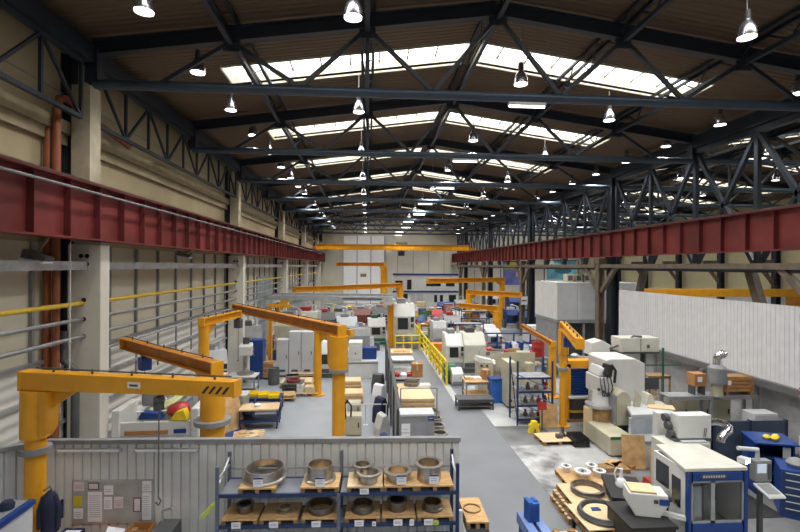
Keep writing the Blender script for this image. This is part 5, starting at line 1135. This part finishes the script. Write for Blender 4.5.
# blue tool cabinets at the right edge
x0 = D(779, 480, 10.0).x+.12
for i in range(2):
    t = thing('drawer_cabinet', ('left','right')[i]+' blue drawer cabinet at the right edge of the picture', 'cabinet', (x0+.0+.62*i, 10.1-.42*i, 0), -.6); B(0,.7,0,.75,0,1.12).build('body', blue, t, .01)
    for k in range(6): dr = B(.03,.67,-.015,0,.1+.165*k,.25+.165*k).build('drawer', rackb, t); B(.1,.6,-.03,-.015,.22+.165*k,.24+.165*k).build('handle', lgrey, dr)
tag(MB().lathe([(0,0),(.16,0),(.2,.08),(.14,.16),(.05,.2),(0,.2)]).build('cloth', mgrey), 'grey heap of cloth on the left blue drawer cabinet', 'cloth', loc=(x0+.5, 10.2, 1.122))
xt = D(757, 450, 11.1).x; ztc = D(772, 441, 11.1).z
t = thing('tool_cabinet', 'tall open blue tool cabinet in front of the slate screen', 'cabinet', (xt, 11.15, 0), -.25); mb = MB(); mb.box(0,.04,0,.6,0,ztc); mb.box(.86,.9,0,.6,0,ztc); mb.box(0,.9,.56,.6,0,ztc); mb.box(0,.9,0,.6,0,.1); mb.build('carcass', blue, t)
MB().prism([(-.1,ztc-.06),(.6,ztc+.0),(.6,ztc+.04),(-.1,ztc-.02)], 'x', -.05,.95).build('sloping_top', blue, t)
for z in (.5,.9): B(.04,.86,.02,.56,z,z+.03).build('shelf', rackb, t)
B(.62,.8,-.01,.0,ztc-.4,ztc-.12).build('notice', lgrey, t)
for i in range(3): tag(MB().lathe([(0,0),(.07,0),(.09,.05),(.05,.1),(0,.1)], n=14).build('clamp', hivis), 'yellow clamp on top of the tall blue cabinet, '+('left','middle','right')[i], 'tool', loc=(xt+.4+.12*i, 11.25-.1*(i % 2), ztc+.01))
tag(MB().tube([(0,0,.0),(0,0,.25),(0,0,.5)], .14, 16).build('paper_roll', paper), 'white paper roll standing right of the tall blue cabinet', 'roll', loc=(xt+1.2, 10.95, 1.0)); t = table('small dark stand under the white paper roll', xt+1.2, 10.95, .4, .4, 1.0, 0, black, black)
tag(B(-.9,.9,-.7,.7,0,.015).build('floor_mat', black), 'black rubber mat on the floor below the control console', 'mat', loc=(bx1+1.6, 10.75, 0))
# blue bench at the bottom
pA = D(516.5, 511, 6.6); pB = D(536.5, 511, 6.6); zb = pA.z; wbn = pB.x-pA.x
t = thing('clamping_beam', 'pale blue slotted steel beam at the bottom centre', 'bench', (pA.x, 6.6, 0), 0); 
for a, b in ((0, wbn*.42), (wbn*.58, wbn)): B(a, b, -2.2, 0, zb-.16, zb).build('slotted_rail', lblue, t, .006)
B(.02, wbn-.02, -2.15, -.05, zb-.3, zb-.16).build('web', blue, t)
for yy in (-.35, -1.9): B(.03, wbn-.03, yy-.08, yy+.08, 0, zb-.3).build('leg', blue, t)
t = thing('angle_block', 'bright blue angle block standing on the pale blue beam', 'block', (pA.x+.07, 6.28, zb), math.radians(7)); mb = MB(); mb.box(0,.165,0,.16,0,.26); mb.box(0,.06,0,.17,.26,.28); mb.box(.11,.165,.05,.17,.26,.275); mb.build('body', mat('bright blue enamel', (.01,.09,.36), .35), t, .006); B(.02,.145,-.004,0,.03,.22).build('face_plate', blue, t)

# ------------------------------------------------------------------ far end of the hall
for k in range(3):
    x0 = -3.75+2.1*k; d = struct(B(x0+.04, x0+2.06, YE-.25, YE-.05, .05, 10.35).build('door_%d' % (k+2), mat('white door leaf', (.88,.89,.90), .5, noise=.03))); B(x0+2.04, x0+2.12, YE-.3, YE-.04, .05, 10.35).build('blue_seam', blue, d)
tag(B(-.45,.45,-.02,.0,0,.5).build('door_sign', woodd), 'dark brown sign plate on the middle leaf of the tall white door', 'sign', loc=(-.7, YE-.26, 4.1))
for k in range(6): struct(B(4.5+2.4*k, 4.58+2.4*k, YE-.03, YE, 0, 9).build('trim_%d' % (61+k), mgrey))
p = D(393, 290, 62); q = D(458, 290, 62)
t = thing('office_block', 'two-storey white site office with blue trim at the far end of the hall', 'office', (p.x, 62, 0)); W_ = q.x-p.x; zo = D(420, 274.5, 62).z
B(0,W_,0,3,0,zo).build('walls', white, t, .02)
for z in (zo-.1, zo*.5-.1): B(-.05,W_+.05,-.06,.02,z,z+.22).build('blue_trim', blue, t)
for i, (a, b, c_, d_) in enumerate(((.3,1.3,zo*.68,zo*.82),(1.9,2.5,zo*.56,zo*.85),(4.5,6.5,zo*.66,zo*.82),(7.2,8.4,zo*.66,zo*.82),(.4,2.0,zo*.3,zo*.44),(5.6,6.0,.9,1.9),(6.4,6.8,.9,1.9),(7.6,8.6,.9,1.9))): B(a,b,-.03,0,c_,d_).build('window', darkwin, t)
for a in (3.2, 2.1): B(a,a+.9,-.04,0,0,2.1).build('door', lgrey, t)
def poster(lab, px0, py0, px1, py1, Y, m, cols):
    a = D(px0, py0, Y); b = D(px1, py1, Y); w_, h = b.x-a.x, a.z-b.z
    t = thing('hanging_banner', lab, 'banner', (a.x, Y, b.z)); B(0,w_,0,.03,0,h).build('sheet', m, t); B(-.05,w_+.05,-.02,.05,h,h+.08).build('top_bar', dgrey, t)
    for (u, v, r, s, mm) in cols: MB().lathe([(0,-.004),(r*w_,-.002)], n=18).build('shape', mm, t).matrix_local = Matrix.Translation((u*w_, -.006, v*h)) @ Matrix.Rotation(math.pi/2, 4, 'X') @ Matrix.Diagonal((1, s, 1, 1))
    B(-.3,-.2,0,.1,-b.z,h).build('post', dgrey, t); B(w_+.2,w_+.3,0,.1,-b.z,h).build('post', dgrey, t); B(-.3,w_+.3,0,.06,h+.08,h+.14).build('rail', dgrey, t)
pur = mat('banner violet blue', (.16,.17,.42), .8, noise=.35, scale=.6); tea = mat('banner teal', (.10,.30,.38), .8, noise=.4, scale=.7)
poster('violet banner with yellow and green abstract blotches behind the right columns', 503, 262, 525, 285, 55, pur, [(.42,.85,.22,.8,ypaper),(.15,.8,.14,1.2,mat('banner green',(.25,.45,.15),.8)),(.75,.8,.13,1.3,paper),(.68,.5,.1,1.6,mat('banner lilac',(.55,.45,.65),.8)),(.8,.7,.1,.7,ypaper)])
poster('teal banner with dark curved bands behind the white cabin', 547, 261, 576, 280, 44, tea, [(.55,.5,.3,.35,mat('banner dark teal',(.03,.12,.17),.8)),(.3,.75,.22,.4,mat('banner pale teal',(.35,.55,.60),.8)),(.12,.9,.12,1,paper)])
# right nave furniture glimpsed through the columns
for i, (x, y, w_, h, m) in enumerate(((19.5, 32, 2.2, 2.2, lgrey), (20, 45, 3, 2.6, mgrey), (17.5, 52, 2.4, 2.4, blue), (16.5, 60, 2.4, 2.2, white), (24, 40, 3, 2.6, offw))):
    machine(('light grey machine nearest in the right-hand nave','mid grey machine in the middle of the right-hand nave','blue machine deep in the right-hand nave','white machine at the far end of the right-hand nave','off-white machine by the right-hand nave wall')[i], x, y, w_, 1.8, h, m, dgrey)
